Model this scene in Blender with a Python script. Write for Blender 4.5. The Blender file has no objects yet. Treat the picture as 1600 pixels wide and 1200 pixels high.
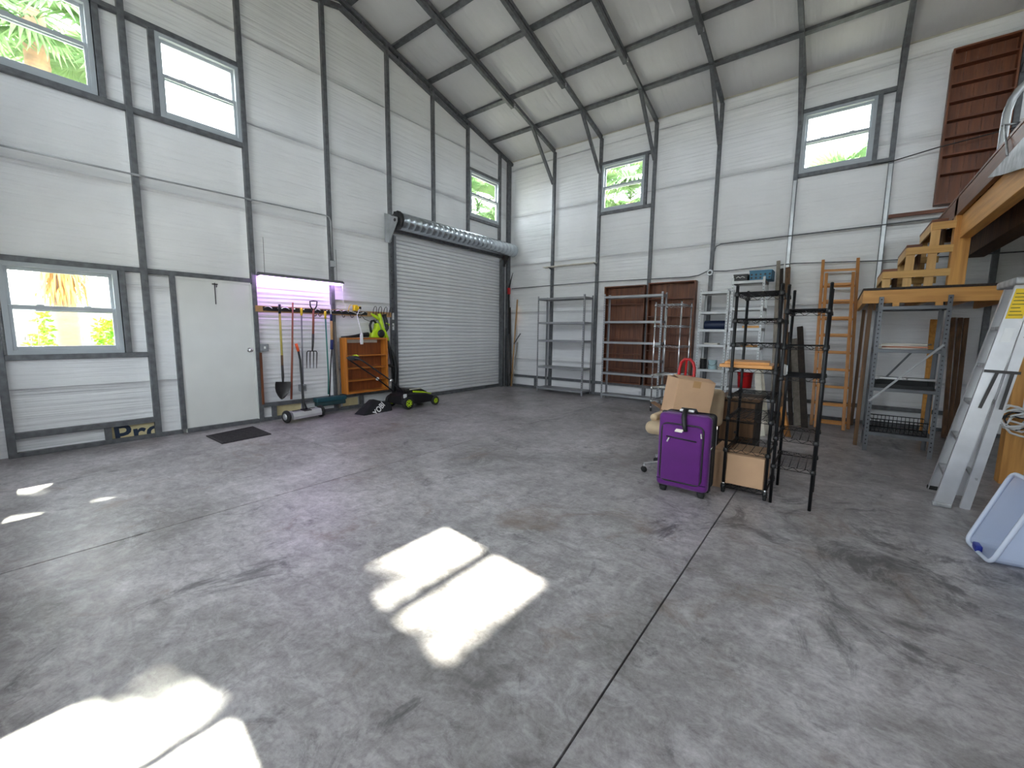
import bpy, math, random
import numpy as np
from mathutils import Vector, Matrix
random.seed(7)
scn = bpy.context.scene
col = scn.collection
V = Vector
PI = math.pi

# ------------------------------------------------------------------ camera
CAM = np.array([6.8494, -8.7919, 1.3952]); FPX = 655.3238
def _rot(yaw, pitch, roll):
    d = np.array([-math.sin(yaw)*math.cos(pitch), math.cos(yaw)*math.cos(pitch), math.sin(pitch)])
    r = np.cross(d, [0, 0, 1]); r /= np.linalg.norm(r); u = np.cross(r, d)
    return r*math.cos(roll)+u*math.sin(roll), -r*math.sin(roll)+u*math.cos(roll), d
CR, CU, CD = _rot(.6555, -.1216, .0119)
def _ray(u, v): return CR*(u-800)/FPX + CU*(600-v)/FPX + CD
def _pl(u, v, a, val):
    q = _ray(u, v); t = (val-CAM[a])/q[a]; p = CAM+q*t
    return V((float(p[0]), float(p[1]), float(p[2])))
def PX(u, v, x=0.0): return _pl(u, v, 0, x)     # photo pixel -> point on plane x = const (left wall)
def PY(u, v, y=0.0): return _pl(u, v, 1, y)     # ... on plane y = const (back wall)
def PZ(u, v, z=0.0): return _pl(u, v, 2, z)     # ... on plane z = const (floor)
cd = bpy.data.cameras.new('camera'); cam = bpy.data.objects.new('camera', cd); col.objects.link(cam)
cd.sensor_width = 36; cd.lens = FPX/1600*36; cd.clip_start = .02; cd.clip_end = 300
M = Matrix((( CR[0], CU[0], -CD[0], CAM[0]), (CR[1], CU[1], -CD[1], CAM[1]), (CR[2], CU[2], -CD[2], CAM[2]), (0, 0, 0, 1)))
cam.matrix_world = M
scn.camera = cam

# ------------------------------------------------------------------ light, exposure
w = bpy.data.worlds.new('sky'); scn.world = w; w.use_nodes = True
bg = w.node_tree.nodes['Background']; bg.inputs[0].default_value = (.90, .93, 1.0, 1); bg.inputs[1].default_value = 1.0
sd = bpy.data.lights.new('sun', 'SUN'); sun = bpy.data.objects.new('sun', sd); col.objects.link(sun)
sd.energy = 5.0; sd.angle = math.radians(.7); sd.color = (1, .93, .80)
SUNDIR = V((1.17, -.14, -1)).normalized()
sun.rotation_euler = SUNDIR.to_track_quat('-Z', 'Y').to_euler()
sun.location = (-12, 3, 12)
vs = scn.view_settings
vs.view_transform = 'Standard'; vs.look = 'None'; vs.gamma = 1; vs.use_curve_mapping = False
vs.exposure = 4.15
scn.cycles.diffuse_bounces = 8; scn.cycles.max_bounces = 14
def portal(name, c, sx, sy, direction):
    # sampling guide for the sky seen through an opening of the building: gives off no light of its own
    ld = bpy.data.lights.new(name, 'AREA'); ld.shape = 'RECTANGLE'; ld.size = sx; ld.size_y = sy
    ld.cycles.is_portal = True
    o = bpy.data.objects.new(name, ld); col.objects.link(o); o.location = c
    o.rotation_euler = V(direction).to_track_quat('-Z', 'Z').to_euler()

# ------------------------------------------------------------------ helpers
class MB:
    def __init__(s): s.v = []; s.f = []; s.sm = []
    def add(s, vs_, fs, smooth=False):
        o = len(s.v); s.v += [V(p) for p in vs_]
        for f in fs: s.f.append([i+o for i in f]); s.sm.append(smooth)
        return s
    def box(s, x0, y0, z0, x1, y1, z1):
        if x0 > x1: x0, x1 = x1, x0
        if y0 > y1: y0, y1 = y1, y0
        if z0 > z1: z0, z1 = z1, z0
        return s.add([(x0,y0,z0),(x1,y0,z0),(x1,y1,z0),(x0,y1,z0),(x0,y0,z1),(x1,y0,z1),(x1,y1,z1),(x0,y1,z1)],
              [(0,3,2,1),(4,5,6,7),(0,1,5,4),(1,2,6,5),(2,3,7,6),(3,0,4,7)])
    def bar(s, p, q, w_, h, up=(0, 0, 1)):
        p = V(p); q = V(q); d = (q-p).normalized(); up = V(up)
        if abs(d.dot(up)) > .98: up = V((1, 0, 0)) if abs(d.x) < .9 else V((0, 1, 0))
        r = d.cross(up).normalized()*w_/2; u = r.cross(d).normalized()*h/2
        return s.add([p-r-u, p+r-u, p+r+u, p-r+u, q-r-u, q+r-u, q+r+u, q-r+u],
              [(0,1,2,3),(7,6,5,4),(0,4,5,1),(1,5,6,2),(2,6,7,3),(3,7,4,0)])
    def tube(s, pts, r, seg=8, closed=False):
        pts = [V(p) for p in pts]; n = len(pts)
        rad = r if isinstance(r, (list, tuple)) else [r]*n
        vs_ = []; prev = None
        for i, p in enumerate(pts):
            if closed: t = (pts[(i+1) % n]-pts[i-1])
            else: t = pts[min(i+1, n-1)]-pts[max(i-1, 0)]
            t.normalize()
            if prev is None:
                a = V((0, 0, 1)) if abs(t.z) < .9 else V((1, 0, 0)); nrm = t.cross(a).normalized()
            else:
                nrm = prev-t*prev.dot(t)
                nrm = nrm.normalized() if nrm.length > 1e-6 else t.orthogonal().normalized()
            prev = nrm; b = t.cross(nrm)
            for k in range(seg):
                a = 2*PI*k/seg; vs_.append(p+(nrm*math.cos(a)+b*math.sin(a))*rad[i])
        fs = []
        for i in range(n if closed else n-1):
            for k in range(seg):
                a = i*seg+k; b2 = i*seg+(k+1) % seg; j = ((i+1) % n)*seg
                fs.append((a, b2, j+(k+1) % seg, j+k))
        o = len(s.v); s.add(vs_, fs, True)
        if not closed:
            s.add([], []); s.f.append([o+k for k in range(seg)][::-1]); s.sm.append(False)
            s.f.append([o+(n-1)*seg+k for k in range(seg)]); s.sm.append(False)
        return s
    def lathe(s, prof, seg, base, axis=(0, 0, 1), smooth=True):
        ax = V(axis).normalized(); n = ax.orthogonal().normalized(); b = ax.cross(n); base = V(base); vs_ = []
        for r, h in prof:
            for k in range(seg):
                a = 2*PI*k/seg; vs_.append(base+ax*h+(n*math.cos(a)+b*math.sin(a))*r)
        fs = [(i*seg+k, i*seg+(k+1) % seg, (i+1)*seg+(k+1) % seg, (i+1)*seg+k) for i in range(len(prof)-1) for k in range(seg)]
        o = len(s.v); s.add(vs_, fs, smooth)
        s.f.append([o+k for k in range(seg)][::-1]); s.sm.append(False)
        s.f.append([o+(len(prof)-1)*seg+k for k in range(seg)]); s.sm.append(False)
        return s
    def prism(s, outline, fn, d0, d1):      # outline 2D, fn(a, b, d) -> point
        n = len(outline)
        return s.add([fn(a, b, d0) for a, b in outline]+[fn(a, b, d1) for a, b in outline],
              [tuple(range(n))[::-1], tuple(range(n, 2*n))]+[(i, (i+1) % n, n+(i+1) % n, n+i) for i in range(n)])
    def rbox(s, c, size, r, seg=3, smooth=True, M_=None):
        # box with rounded vertical-plane corners: superellipse-like rounding on all edges by bevelled grid
        cx, cy, cz = c; hx, hy, hz = size[0]/2, size[1]/2, size[2]/2
        r = min(r, hx*.999, hy*.999, hz*.999); n = seg
        ts = [-1+0*0]
        def axis(h):
            a = [-h+r-r*math.cos(PI/2*(i/n)) for i in range(n+1)]
            return a+[-q for q in a[::-1]]
        X_, Y_, Z_ = axis(hx), axis(hy), axis(hz); m = len(X_)
        idx = {}; vs_ = []; fs = []
        def vert(i, j, k):
            if (i, j, k) in idx: return idx[(i, j, k)]
            p = V((X_[i], Y_[j], Z_[k]))
            q = V((max(-hx+r, min(hx-r, p.x)), max(-hy+r, min(hy-r, p.y)), max(-hz+r, min(hz-r, p.z))))
            d = p-q
            if d.length > 1e-9: p = q+d.normalized()*r
            idx[(i, j, k)] = len(vs_); vs_.append(p+V((cx, cy, cz)) if M_ is None else M_ @ p+V((cx, cy, cz))); return idx[(i, j, k)]
        for a in range(m-1):
            for b in range(m-1):
                for side, e in ((0, 0), (0, m-1), (1, 0), (1, m-1), (2, 0), (2, m-1)):
                    q = [(a, b), (a+1, b), (a+1, b+1), (a, b+1)]
                    t = [vert(*((e, i, j) if side == 0 else (i, e, j) if side == 1 else (i, j, e))) for i, j in q]
                    if (e == 0) != (side == 1): t = t[::-1]
                    fs.append(t)
        return s.add(vs_, fs, smooth)
    def xf(s, M_): s.v = [M_ @ p for p in s.v]; return s

def worldloc(o):
    p = V((0, 0, 0))
    while o is not None: p = p+o.location; o = o.parent
    return p
def build(mb, name, mat, parent=None, bevel=0, keep=False):
    me = bpy.data.meshes.new(name)
    if parent is not None: org = worldloc(parent)
    elif keep or not mb.v: org = V((0, 0, 0))
    else:
        lo = V([min(p[i] for p in mb.v) for i in range(3)]); hi = V([max(p[i] for p in mb.v) for i in range(3)])
        org = V(((lo.x+hi.x)/2, (lo.y+hi.y)/2, lo.z))
    me.from_pydata([tuple(p-org) for p in mb.v], [], mb.f)
    me.polygons.foreach_set('use_smooth', mb.sm)
    me.materials.append(mat)
    o = bpy.data.objects.new(name, me); col.objects.link(o)
    if parent is not None: o.parent = parent
    else: o.location = org
    if bevel:
        b = o.modifiers.new('bevel', 'BEVEL'); b.width = bevel; b.segments = 2; b.limit_method = 'ANGLE'
    return o
def tag(o, label, cat, group=None):
    o['label'] = label; o['category'] = cat
    if group: o['group'] = group
    return o
def thing(name, loc, label, cat, group=None):
    o = bpy.data.objects.new(name, None); col.objects.link(o); o.location = loc; o.empty_display_size = .1
    return tag(o, label, cat, group)
def structure(o): o['kind'] = 'structure'; return o
def clone(o, parent, off):
    c = o.copy(); col.objects.link(c); c.parent = parent; c.location = o.location+V(off); return c
def text_mesh(body, size, M_, name, mat, parent, extrude=.0008, bold=0.0):
    cu = bpy.data.curves.new(name, 'FONT'); cu.body = body; cu.size = size; cu.extrude = extrude; cu.offset = bold
    cu.align_x = 'CENTER'; cu.align_y = 'CENTER'; cu.resolution_u = 3
    t = bpy.data.objects.new(name, cu); col.objects.link(t)
    dg = bpy.context.evaluated_depsgraph_get(); me = bpy.data.meshes.new_from_object(t.evaluated_get(dg))
    bpy.data.objects.remove(t)
    o = bpy.data.objects.new(name, me); col.objects.link(o); o.parent = parent
    me.materials.clear(); me.materials.append(mat)
    o.matrix_local = Matrix.Translation(-worldloc(parent)) @ M_
    return o

# ------------------------------------------------------------------ materials
def _nt(name):
    m = bpy.data.materials.new(name); m.use_nodes = True
    nt = m.node_tree; return m, nt, nt.nodes['Principled BSDF']
def pmat(name, c, rough=.5, metal=0.0, var=.12, scale=6.0, bump=0.0, bscale=40.0, stretch=(1, 1, 1), c2=None, alpha=1, trans=0, coat=0, sheen=0, spec=None):
    m, nt, b = _nt(name); N = nt.nodes; L = nt.links
    tc = N.new('ShaderNodeTexCoord'); mp = N.new('ShaderNodeMapping'); mp.inputs['Scale'].default_value = stretch
    L.new(tc.outputs['Object'], mp.inputs[0])
    no = N.new('ShaderNodeTexNoise'); no.inputs['Scale'].default_value = scale; no.inputs['Detail'].default_value = 5
    L.new(mp.outputs[0], no.inputs['Vector'])
    rp = N.new('ShaderNodeValToRGB'); rp.color_ramp.elements[0].position = .32; rp.color_ramp.elements[1].position = .68
    a = c2 if c2 else tuple(max(0, x*(1-var)) for x in c); d = c if c2 else tuple(min(1, x*(1+var)) for x in c)
    rp.color_ramp.elements[0].color = (*a, 1); rp.color_ramp.elements[1].color = (*d, 1)
    L.new(no.outputs['Fac'], rp.inputs[0]); L.new(rp.outputs[0], b.inputs['Base Color'])
    b.inputs['Roughness'].default_value = rough; b.inputs['Metallic'].default_value = metal
    if spec is not None: b.inputs['Specular IOR Level'].default_value = spec
    if trans: b.inputs['Transmission Weight'].default_value = trans
    if coat: b.inputs['Coat Weight'].default_value = coat
    if sheen: b.inputs['Sheen Weight'].default_value = sheen
    if bump:
        n2 = N.new('ShaderNodeTexNoise'); n2.inputs['Scale'].default_value = bscale; n2.inputs['Detail'].default_value = 4
        L.new(mp.outputs[0], n2.inputs['Vector'])
        bu = N.new('ShaderNodeBump'); bu.inputs['Strength'].default_value = bump; bu.inputs['Distance'].default_value = .01
        L.new(n2.outputs['Fac'], bu.inputs['Height']); L.new(bu.outputs[0], b.inputs['Normal'])
    return m
def wood(name, c, c2, axis, rough=.5, scale=9):
    st = [3, 3, 3]; st['xyz'.index(axis)] = .22
    return pmat(name, c, rough, c2=c2, scale=scale, stretch=st, bump=.15, bscale=30)
def insul_mat(name, c, rip, strength):
    m, nt, b = _nt(name); N = nt.nodes; L = nt.links
    tc = N.new('ShaderNodeTexCoord')
    def noise(sc, detail, st):
        mp = N.new('ShaderNodeMapping'); mp.inputs['Scale'].default_value = st; L.new(tc.outputs['Object'], mp.inputs[0])
        n = N.new('ShaderNodeTexNoise'); n.inputs['Scale'].default_value = sc; n.inputs['Detail'].default_value = detail
        L.new(mp.outputs[0], n.inputs['Vector']); return n
    n1 = noise(1, 3, rip); n2 = noise(90, 2, (1, 1, 1)); n3 = noise(1.3, 4, (1, 1, 1))
    rp = N.new('ShaderNodeValToRGB'); rp.color_ramp.elements[0].position = .3; rp.color_ramp.elements[1].position = .7
    rp.color_ramp.elements[0].color = (*[x*.90 for x in c], 1); rp.color_ramp.elements[1].color = (*c, 1)
    L.new(n3.outputs['Fac'], rp.inputs[0])
    L.new(rp.outputs[0], b.inputs['Base Color'])
    b.inputs['Roughness'].default_value = .42; b.inputs['Specular IOR Level'].default_value = .35
    b1 = N.new('ShaderNodeBump'); b1.inputs['Strength'].default_value = strength; b1.inputs['Distance'].default_value = .02
    L.new(n1.outputs['Fac'], b1.inputs['Height'])
    b2 = N.new('ShaderNodeBump'); b2.inputs['Strength'].default_value = .12; b2.inputs['Distance'].default_value = .003
    L.new(n2.outputs['Fac'], b2.inputs['Height']); L.new(b1.outputs[0], b2.inputs['Normal']); L.new(b2.outputs[0], b.inputs['Normal'])
    return m
def concrete_mat():
    m, nt, b = _nt('concrete'); N = nt.nodes; L = nt.links
    tc = N.new('ShaderNodeTexCoord')
    def noise(sc, detail, st=(1, 1, 1), off=0, rough=.55, dist=0):
        mp = N.new('ShaderNodeMapping'); mp.inputs['Scale'].default_value = st; mp.inputs['Location'].default_value = (off, off*1.7, 0)
        L.new(tc.outputs['Object'], mp.inputs[0])
        n = N.new('ShaderNodeTexNoise'); n.inputs['Scale'].default_value = sc; n.inputs['Detail'].default_value = detail
        n.inputs['Roughness'].default_value = rough; n.inputs['Distortion'].default_value = dist
        L.new(mp.outputs[0], n.inputs['Vector']); return n.outputs['Fac']
    def ramp(x, p0, p1, c0=(0, 0, 0, 1), c1=(1, 1, 1, 1)):
        r = N.new('ShaderNodeValToRGB'); r.color_ramp.elements[0].position = p0; r.color_ramp.elements[1].position = p1
        r.color_ramp.elements[0].color = c0; r.color_ramp.elements[1].color = c1; L.new(x, r.inputs[0]); return r.outputs[0]
    def mix(fac, a, c, mode='MIX'):
        x = N.new('ShaderNodeMix'); x.data_type = 'RGBA'; x.blend_type = mode
        if isinstance(fac, float): x.inputs[0].default_value = fac
        else: L.new(fac, x.inputs[0])
        for s_, i in ((a, 6), (c, 7)):
            if isinstance(s_, tuple): x.inputs[i].default_value = s_
            else: L.new(s_, x.inputs[i])
        return x.outputs[2]
    base = ramp(noise(.9, 9, rough=.68, dist=.6), .30, .70, (.27, .252, .25, 1), (.70, .665, .69, 1))
    fine = ramp(noise(9, 8, (1, 1.8, 1), 3, .7, .8), .30, .72, (.45, .43, .43, 1), (1.0, 1.0, 1.0, 1))
    c1 = mix(.85, base, fine, 'MULTIPLY')
    speck = ramp(noise(45, 4, off=8, rough=.7), .28, .55, (.62, .60, .60, 1), (1, 1, 1, 1))
    c2 = mix(.7, c1, speck, 'MULTIPLY')
    mid = ramp(noise(3.6, 10, (1.5, 1, 1), 31, .78, 1.1), .34, .60, (.55, .53, .53, 1), (1, 1, 1, 1))
    c2 = mix(.8, c2, mid, 'MULTIPLY')
    rust = ramp(noise(1.6, 6, off=21, rough=.7, dist=1.2), .57, .72)
    c3 = mix(rust, c2, mix(.65, c2, (.16, .10, .065, 1)))
    # oil stains gathered on the slab in front of the steel rack
    geo = N.new('ShaderNodeMapping'); geo.inputs['Location'].default_value = (-7.15*.55, 5.5*.8, 0); geo.inputs['Scale'].default_value = (.55, .8, 1)
    L.new(tc.outputs['Object'], geo.inputs[0]); ln = N.new('ShaderNodeVectorMath'); ln.operation = 'LENGTH'; L.new(geo.outputs[0], ln.inputs[0])
    mr = N.new('ShaderNodeMapRange'); mr.inputs['From Min'].default_value = 0; mr.inputs['From Max'].default_value = 1.1; mr.inputs['To Min'].default_value = .11; mr.inputs['To Max'].default_value = 0
    L.new(ln.outputs['Value'], mr.inputs[0]); ad = N.new('ShaderNodeMath'); ad.operation = 'ADD'; L.new(mr.outputs[0], ad.inputs[0]); L.new(noise(1.9, 9, (1.3, .8, 1), 44, .72, 1.3), ad.inputs[1])
    dark = ramp(ad.outputs[0], .575, .68)
    c4 = mix(dark, c3, mix(.75, c3, (.045, .042, .045, 1)))
    pale = ramp(noise(2.6, 10, (1, 1.6, 1), 63, .8, 1.2), .54, .72)
    c5 = mix(pale, c4, mix(.5, c4, (.60, .58, .60, 1)))
    L.new(c5, b.inputs['Base Color'])
    rr = N.new('ShaderNodeMapRange'); rr.inputs['To Min'].default_value = .26; rr.inputs['To Max'].default_value = .5
    L.new(noise(3, 6, off=5), rr.inputs[0]); L.new(rr.outputs[0], b.inputs['Roughness'])
    bu = N.new('ShaderNodeBump'); bu.inputs['Strength'].default_value = .12; bu.inputs['Distance'].default_value = .006
    L.new(noise(30, 6, rough=.7), bu.inputs['Height']); L.new(bu.outputs[0], b.inputs['Normal'])
    return m
def glass_mat(name, tint=(.93, .97, .96), gloss=.06):
    m = bpy.data.materials.new(name); m.use_nodes = True; nt = m.node_tree; N = nt.nodes; L = nt.links
    N.remove(N['Principled BSDF']); out = N['Material Output']
    t = N.new('ShaderNodeBsdfTransparent'); t.inputs[0].default_value = (*tint, 1)
    g = N.new('ShaderNodeBsdfGlossy'); g.inputs['Roughness'].default_value = .03
    mx = N.new('ShaderNodeMixShader'); mx.inputs[0].default_value = gloss
    L.new(t.outputs[0], mx.inputs[1]); L.new(g.outputs[0], mx.inputs[2]); L.new(mx.outputs[0], out.inputs[0]); return m
def clear_plastic(name, tint, body, mixf):
    m = bpy.data.materials.new(name); m.use_nodes = True; nt = m.node_tree; N = nt.nodes; L = nt.links
    b = N['Principled BSDF']; b.inputs['Base Color'].default_value = (*body, 1); b.inputs['Roughness'].default_value = .18
    out = N['Material Output']; t = N.new('ShaderNodeBsdfTransparent'); t.inputs[0].default_value = (*tint, 1)
    mx = N.new('ShaderNodeMixShader'); mx.inputs[0].default_value = mixf
    L.new(t.outputs[0], mx.inputs[1]); L.new(b.outputs[0], mx.inputs[2]); L.new(mx.outputs[0], out.inputs[0]); return m
def emit_mat(name, c, s):
    m = bpy.data.materials.new(name); m.use_nodes = True; nt = m.node_tree; N = nt.nodes
    b = N['Principled BSDF']; b.inputs['Base Color'].default_value = (.8, .8, .8, 1)
    b.inputs['Emission Color'].default_value = (*c, 1); b.inputs['Emission Strength'].default_value = s; return m
def leaf_mat(name, c, c2, tr=.35):
    m = pmat(name, c, .5, c2=c2, scale=3); nt = m.node_tree; N = nt.nodes; L = nt.links; b = N['Principled BSDF']
    t = N.new('ShaderNodeBsdfTranslucent'); L.new(b.inputs['Base Color'].links[0].from_socket, t.inputs[0])
    mx = N.new('ShaderNodeMixShader'); mx.inputs[0].default_value = tr; out = N['Material Output']
    L.new(b.outputs[0], mx.inputs[1]); L.new(t.outputs[0], mx.inputs[2]); L.new(mx.outputs[0], out.inputs[0]); return m

m_conc = concrete_mat()
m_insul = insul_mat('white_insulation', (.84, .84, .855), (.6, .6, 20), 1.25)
m_roofins = insul_mat('roof_insulation_dimmed', (.66, .655, .67), (14, .5, .5), .9)  # wall insulation again, its colour dimmed for the weaker light under the roof
m_siding = pmat('siding', (.55, .53, .48), .5)
m_tube = pmat('galvanised_tube', (.135, .14, .15), .48, .35, var=.25, scale=14, bump=.05)
m_strut = pmat('bright_conduit', (.42, .43, .44), .35, .7, var=.15)
m_vinyl = pmat('window_vinyl', (.40, .43, .46), .35, var=.03)
m_glass = glass_mat('window_glass')
m_door = pmat('door_paint', (.72, .72, .70), .45, var=.03, scale=3)
m_slat = pmat('roll_door_paint', (.72, .72, .74), .42, .0, var=.05, scale=3)
m_drum = pmat('drum_steel', (.50, .54, .58), .27, .95, var=.12, scale=9)
m_black = pmat('black_plastic', (.012, .012, .013), .42, var=.3)
m_blackm = pmat('black_metal', (.014, .014, .016), .38, .4, var=.3)
m_rubber = pmat('rubber', (.018, .018, .018), .8)
m_chrome = pmat('chrome', (.72, .72, .73), .18, 1.0, var=.05)
m_rack = pmat('grey_rack_steel', (.31, .315, .33), .4, .4, var=.1)
m_rackl = pmat('light_rack_steel', (.42, .425, .435), .42, .4, var=.1)
m_slot = pmat('dark_slot_steel', (.16, .165, .18), .4, .55, var=.15)
m_brownx = wood('brown_shelf_wood_x', (.20, .062, .022), (.10, .030, .013), 'x')
m_brownz = wood('brown_shelf_wood_z', (.20, .064, .022), (.10, .030, .013), 'z')
m_orangez = wood('orange_cabinet_z', (.62, .225, .030), (.42, .13, .018), 'z', .4)
m_orangey = wood('orange_cabinet_y', (.55, .19, .03), (.36, .11, .018), 'y', .4)
m_cabback = wood('cabinet_back', (.30, .085, .02), (.18, .048, .014), 'z', .4)
m_pinex = wood('pine_x', (.72, .37, .105), (.55, .25, .06), 'x')
m_piney = wood('pine_y', (.70, .36, .10), (.52, .24, .06), 'y')
m_pinez = wood('pine_z', (.72, .36, .095), (.50, .22, .05), 'z')
m_palex = wood('pallet_x', (.70, .42, .14), (.52, .28, .08), 'x')
m_palez = wood('pallet_z', (.74, .46, .18), (.56, .32, .11), 'z')
m_ladder = wood('ladder_wood', (.54, .23, .055), (.38, .15, .035), 'z', .45)
m_ladderx = wood('ladder_rung_wood', (.66, .30, .08), (.48, .20, .05), 'x', .45)
m_oldwood = wood('old_lumber', (.20, .10, .045), (.09, .05, .026), 'z', .7)
m_oldwood2 = wood('old_lumber_dark', (.05, .034, .026), (.022, .016, .013), 'z', .75)
m_greywood = wood('grey_lumber', (.30, .26, .22), (.20, .17, .14), 'z', .7)
m_ply = wood('red_brown_ply', (.20, .075, .032), (.12, .045, .02), 'y')
m_lime = pmat('lime_plastic', (.50, .72, .012), .35, var=.08)
m_red = pmat('red_plastic', (.55, .012, .015), .32, var=.12)
m_orange = pmat('orange_grip', (.80, .10, .02), .5)
m_yellow = pmat('yellow_plastic', (.85, .58, .02), .4)
m_white = pmat('white_plastic', (.80, .80, .80), .4, var=.03)
m_cream = pmat('cream_board', (.62, .58, .50), .5)
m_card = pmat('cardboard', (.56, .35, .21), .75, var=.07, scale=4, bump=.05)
m_cardd = pmat('dark_brown_cardboard', (.30, .165, .085), .8, var=.1)  # darker brown board of the open carton
m_purple = pmat('purple_fabric', (.105, .005, .16), .75, var=.12, scale=4, bump=.2, bscale=350, sheen=.2)
m_purpled = pmat('purple_fabric_dark', (.04, .004, .08), .8, var=.12)
m_blkfab = pmat('black_fabric', (.010, .010, .012), .85, var=.3, bump=.2, bscale=300)
m_beige = pmat('beige_fabric', (.50, .38, .25), .8, var=.08, bump=.1, bscale=200)
m_navy = pmat('navy_plastic', (.010, .02, .06), .45)
m_blue = pmat('blue_crate', (.025, .15, .26), .45, var=.1)
m_bluel = pmat('blue_latch', (.012, .025, .25), .4)
m_teal = pmat('teal_pole', (.015, .17, .15), .4)
m_bluegrip = pmat('blue_grip', (.012, .02, .12), .6)
m_broom = pmat('broom_block', (.012, .065, .085), .55)
m_bristle = pmat('bristles', (.02, .05, .055), .9)
m_tan = pmat('tan_handle', (.46, .26, .11), .5, var=.1)
m_fibre = pmat('yellow_handle', (.50, .40, .10), .45, var=.2, scale=5)
m_redpole = pmat('red_brown_pole', (.26, .075, .045), .5)
m_steel = pmat('forged_steel', (.06, .055, .055), .5, .5, var=.3)
m_greypole = pmat('grey_pole', (.20, .20, .23), .4, .4)
m_alum = pmat('aluminium', (.66, .66, .68), .36, .6, var=.1, scale=5)
m_alumd = pmat('aluminium_worn', (.42, .42, .43), .5, .6, var=.3, scale=12)
m_mat = pmat('floor_mat', (.028, .024, .027), .9, var=.3, scale=40, bump=.4, bscale=150)
m_wrap = pmat('house_wrap', (.80, .70, .42), .6, c2=(.68, .56, .30), scale=7, bump=.4, bscale=8)
m_wraptext = pmat('wrap_text', (.010, .025, .06), .5)
m_tote = clear_plastic('tote_plastic', (.86, .90, .98), (.72, .78, .92), .45)
m_toter = clear_plastic('tote_rim', (.9, .93, 1), (.8, .85, .96), .7)
m_led = emit_mat('led_tube', (.70, .40, 1.0), 1.0)
m_paper = pmat('paper', (.70, .66, .60), .6)
m_paper2 = pmat('paper_red', (.50, .20, .12), .6)
m_greenw = pmat('outlet_face', (.30, .31, .33), .45, .3)
m_palm = leaf_mat('palm_leaf', (.16, .26, .10), (.08, .16, .06))
m_thatch = leaf_mat('dead_frond', (.50, .28, .075), (.34, .17, .04), .2)
m_trunk = pmat('palm_trunk', (.32, .19, .11), .85, c2=(.20, .13, .09), scale=5, stretch=(1, 1, 4), bump=.6, bscale=12)
m_shrub = leaf_mat('shrub_leaf', (.22, .42, .02), (.10, .26, .015))
m_grass = pmat('lawn', (.16, .17, .12), .95, c2=(.24, .22, .18), scale=.6)
m_apron = pmat('apron_concrete', (.38, .37, .35), .8, scale=2)
m_roofw = pmat('white_roof', (.62, .62, .60), .6, var=.08, scale=2)
m_fencew = wood('fence_wood', (.20, .19, .175), (.13, .125, .115), 'z', .85)
m_stucco = pmat('stucco', (.55, .52, .47), .85, bump=.2)

# ------------------------------------------------------------------ room dimensions (metres; corner of the two walls at the origin)
T = .064                                     # framing tube
XL, YB = -T, T                               # insulation faces of left gable wall and back wall
XR, YF = 12.30, -9.22                        # right gable wall, front wall (behind the photographer)
RIDGE = -4.575
def roofz(y): return 5.66+.25*((YB-y) if y >= RIDGE else (YB-RIDGE-(RIDGE-y)))
LP = [-8.59, -7.3634, -6.127, -4.9011, -3.6865, -2.5933, -1.5599, -.4338]          # gable posts (y)
RX = [1.2538, 2.4436, 3.6396, 4.8341, 6.0637, 7.2748, 8.49, 9.71, 10.93]          # eave posts / rafters (x)
def ML(u, d, z): return V((d, u, z))         # left wall: u = y, d = distance into the room
def MK(u, d, z): return V((u, -d, z))        # back wall: u = x
def wbox(mb, mp, u0, u1, d0, d1, z0, z1):
    a = mp(u0, d0, z0); b = mp(u1, d1, z1); return mb.box(a.x, a.y, a.z, b.x, b.y, b.z)
def split(u0, u1, z0, z1, holes):
    holes = [h for h in holes if h[2] < z1 and h[3] > z0 and h[0] < u1 and h[1] > u0]
    zs = sorted({z0, z1, *[h[i] for h in holes for i in (2, 3) if z0 < h[i] < z1]})
    out = []
    for a, b in zip(zs[:-1], zs[1:]):
        cur = u0; m_ = (a+b)/2
        for h in sorted([h for h in holes if h[2] < m_ < h[3]], key=lambda h: h[0]):
            if h[0] > cur: out.append((cur, min(h[0], u1), a, b))
            cur = max(cur, h[1])
        if cur < u1: out.append((cur, u1, a, b))
    return out
WIN_L = [(-8.535, -7.615, 1.10, 2.075), (-8.535, -7.625, 4.005, 4.985), (-7.065, -6.16, 4.005, 4.985), (-1.50, -.468, 4.03, 5.03)]
WIN_B = [(2.485, 3.44, 4.05, 5.035), (6.10, 7.04, 4.10, 5.05)]
DOOR = (-7.06, -6.17, 0, 2.055)
ROLL = (-3.60, -.37, 0, 3.26)
HOLES_L = WIN_L+[DOOR, ROLL]
FILL_WIN_F = [(1.3+1.38*k, 2.25+1.38*k, 4.05, 5.03) for k in range(7)]+[(x_, x_+.95, 1.1, 2.08) for x_ in (1.3, 2.68, 4.06, 5.44, 8.2)]      # unseen front wall windows, added to let in more daylight
FILL_WIN_R = [(-8.3, -7.35, 1.1, 2.08), (-6.9, -5.95, 4.05, 5.03), (-8.3, -7.35, 4.05, 5.03), (-3.2, -2.25, 4.05, 5.03), (-1.6, -.65, 4.05, 5.03)]  # unseen right gable windows, added to brighten the room

# floor: cast slabs with saw-cut joints
floor = structure(build(MB().box(-.15, YF-.1, -.16, XR+.1, .16, -.06), 'floor', m_conc, keep=True))
jx = [-.12, 3.195, 6.239, 9.29, XR]; jy = [YF, -6.25, -3.2, .12]; g = .004
for i in range(4):
    for j in range(3):
        build(MB().box(jx[i]+g, jy[j]+g, -.06, jx[i+1]-g, jy[j+1]-g, 0), 'slab', m_conc, floor, bevel=.002)

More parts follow.
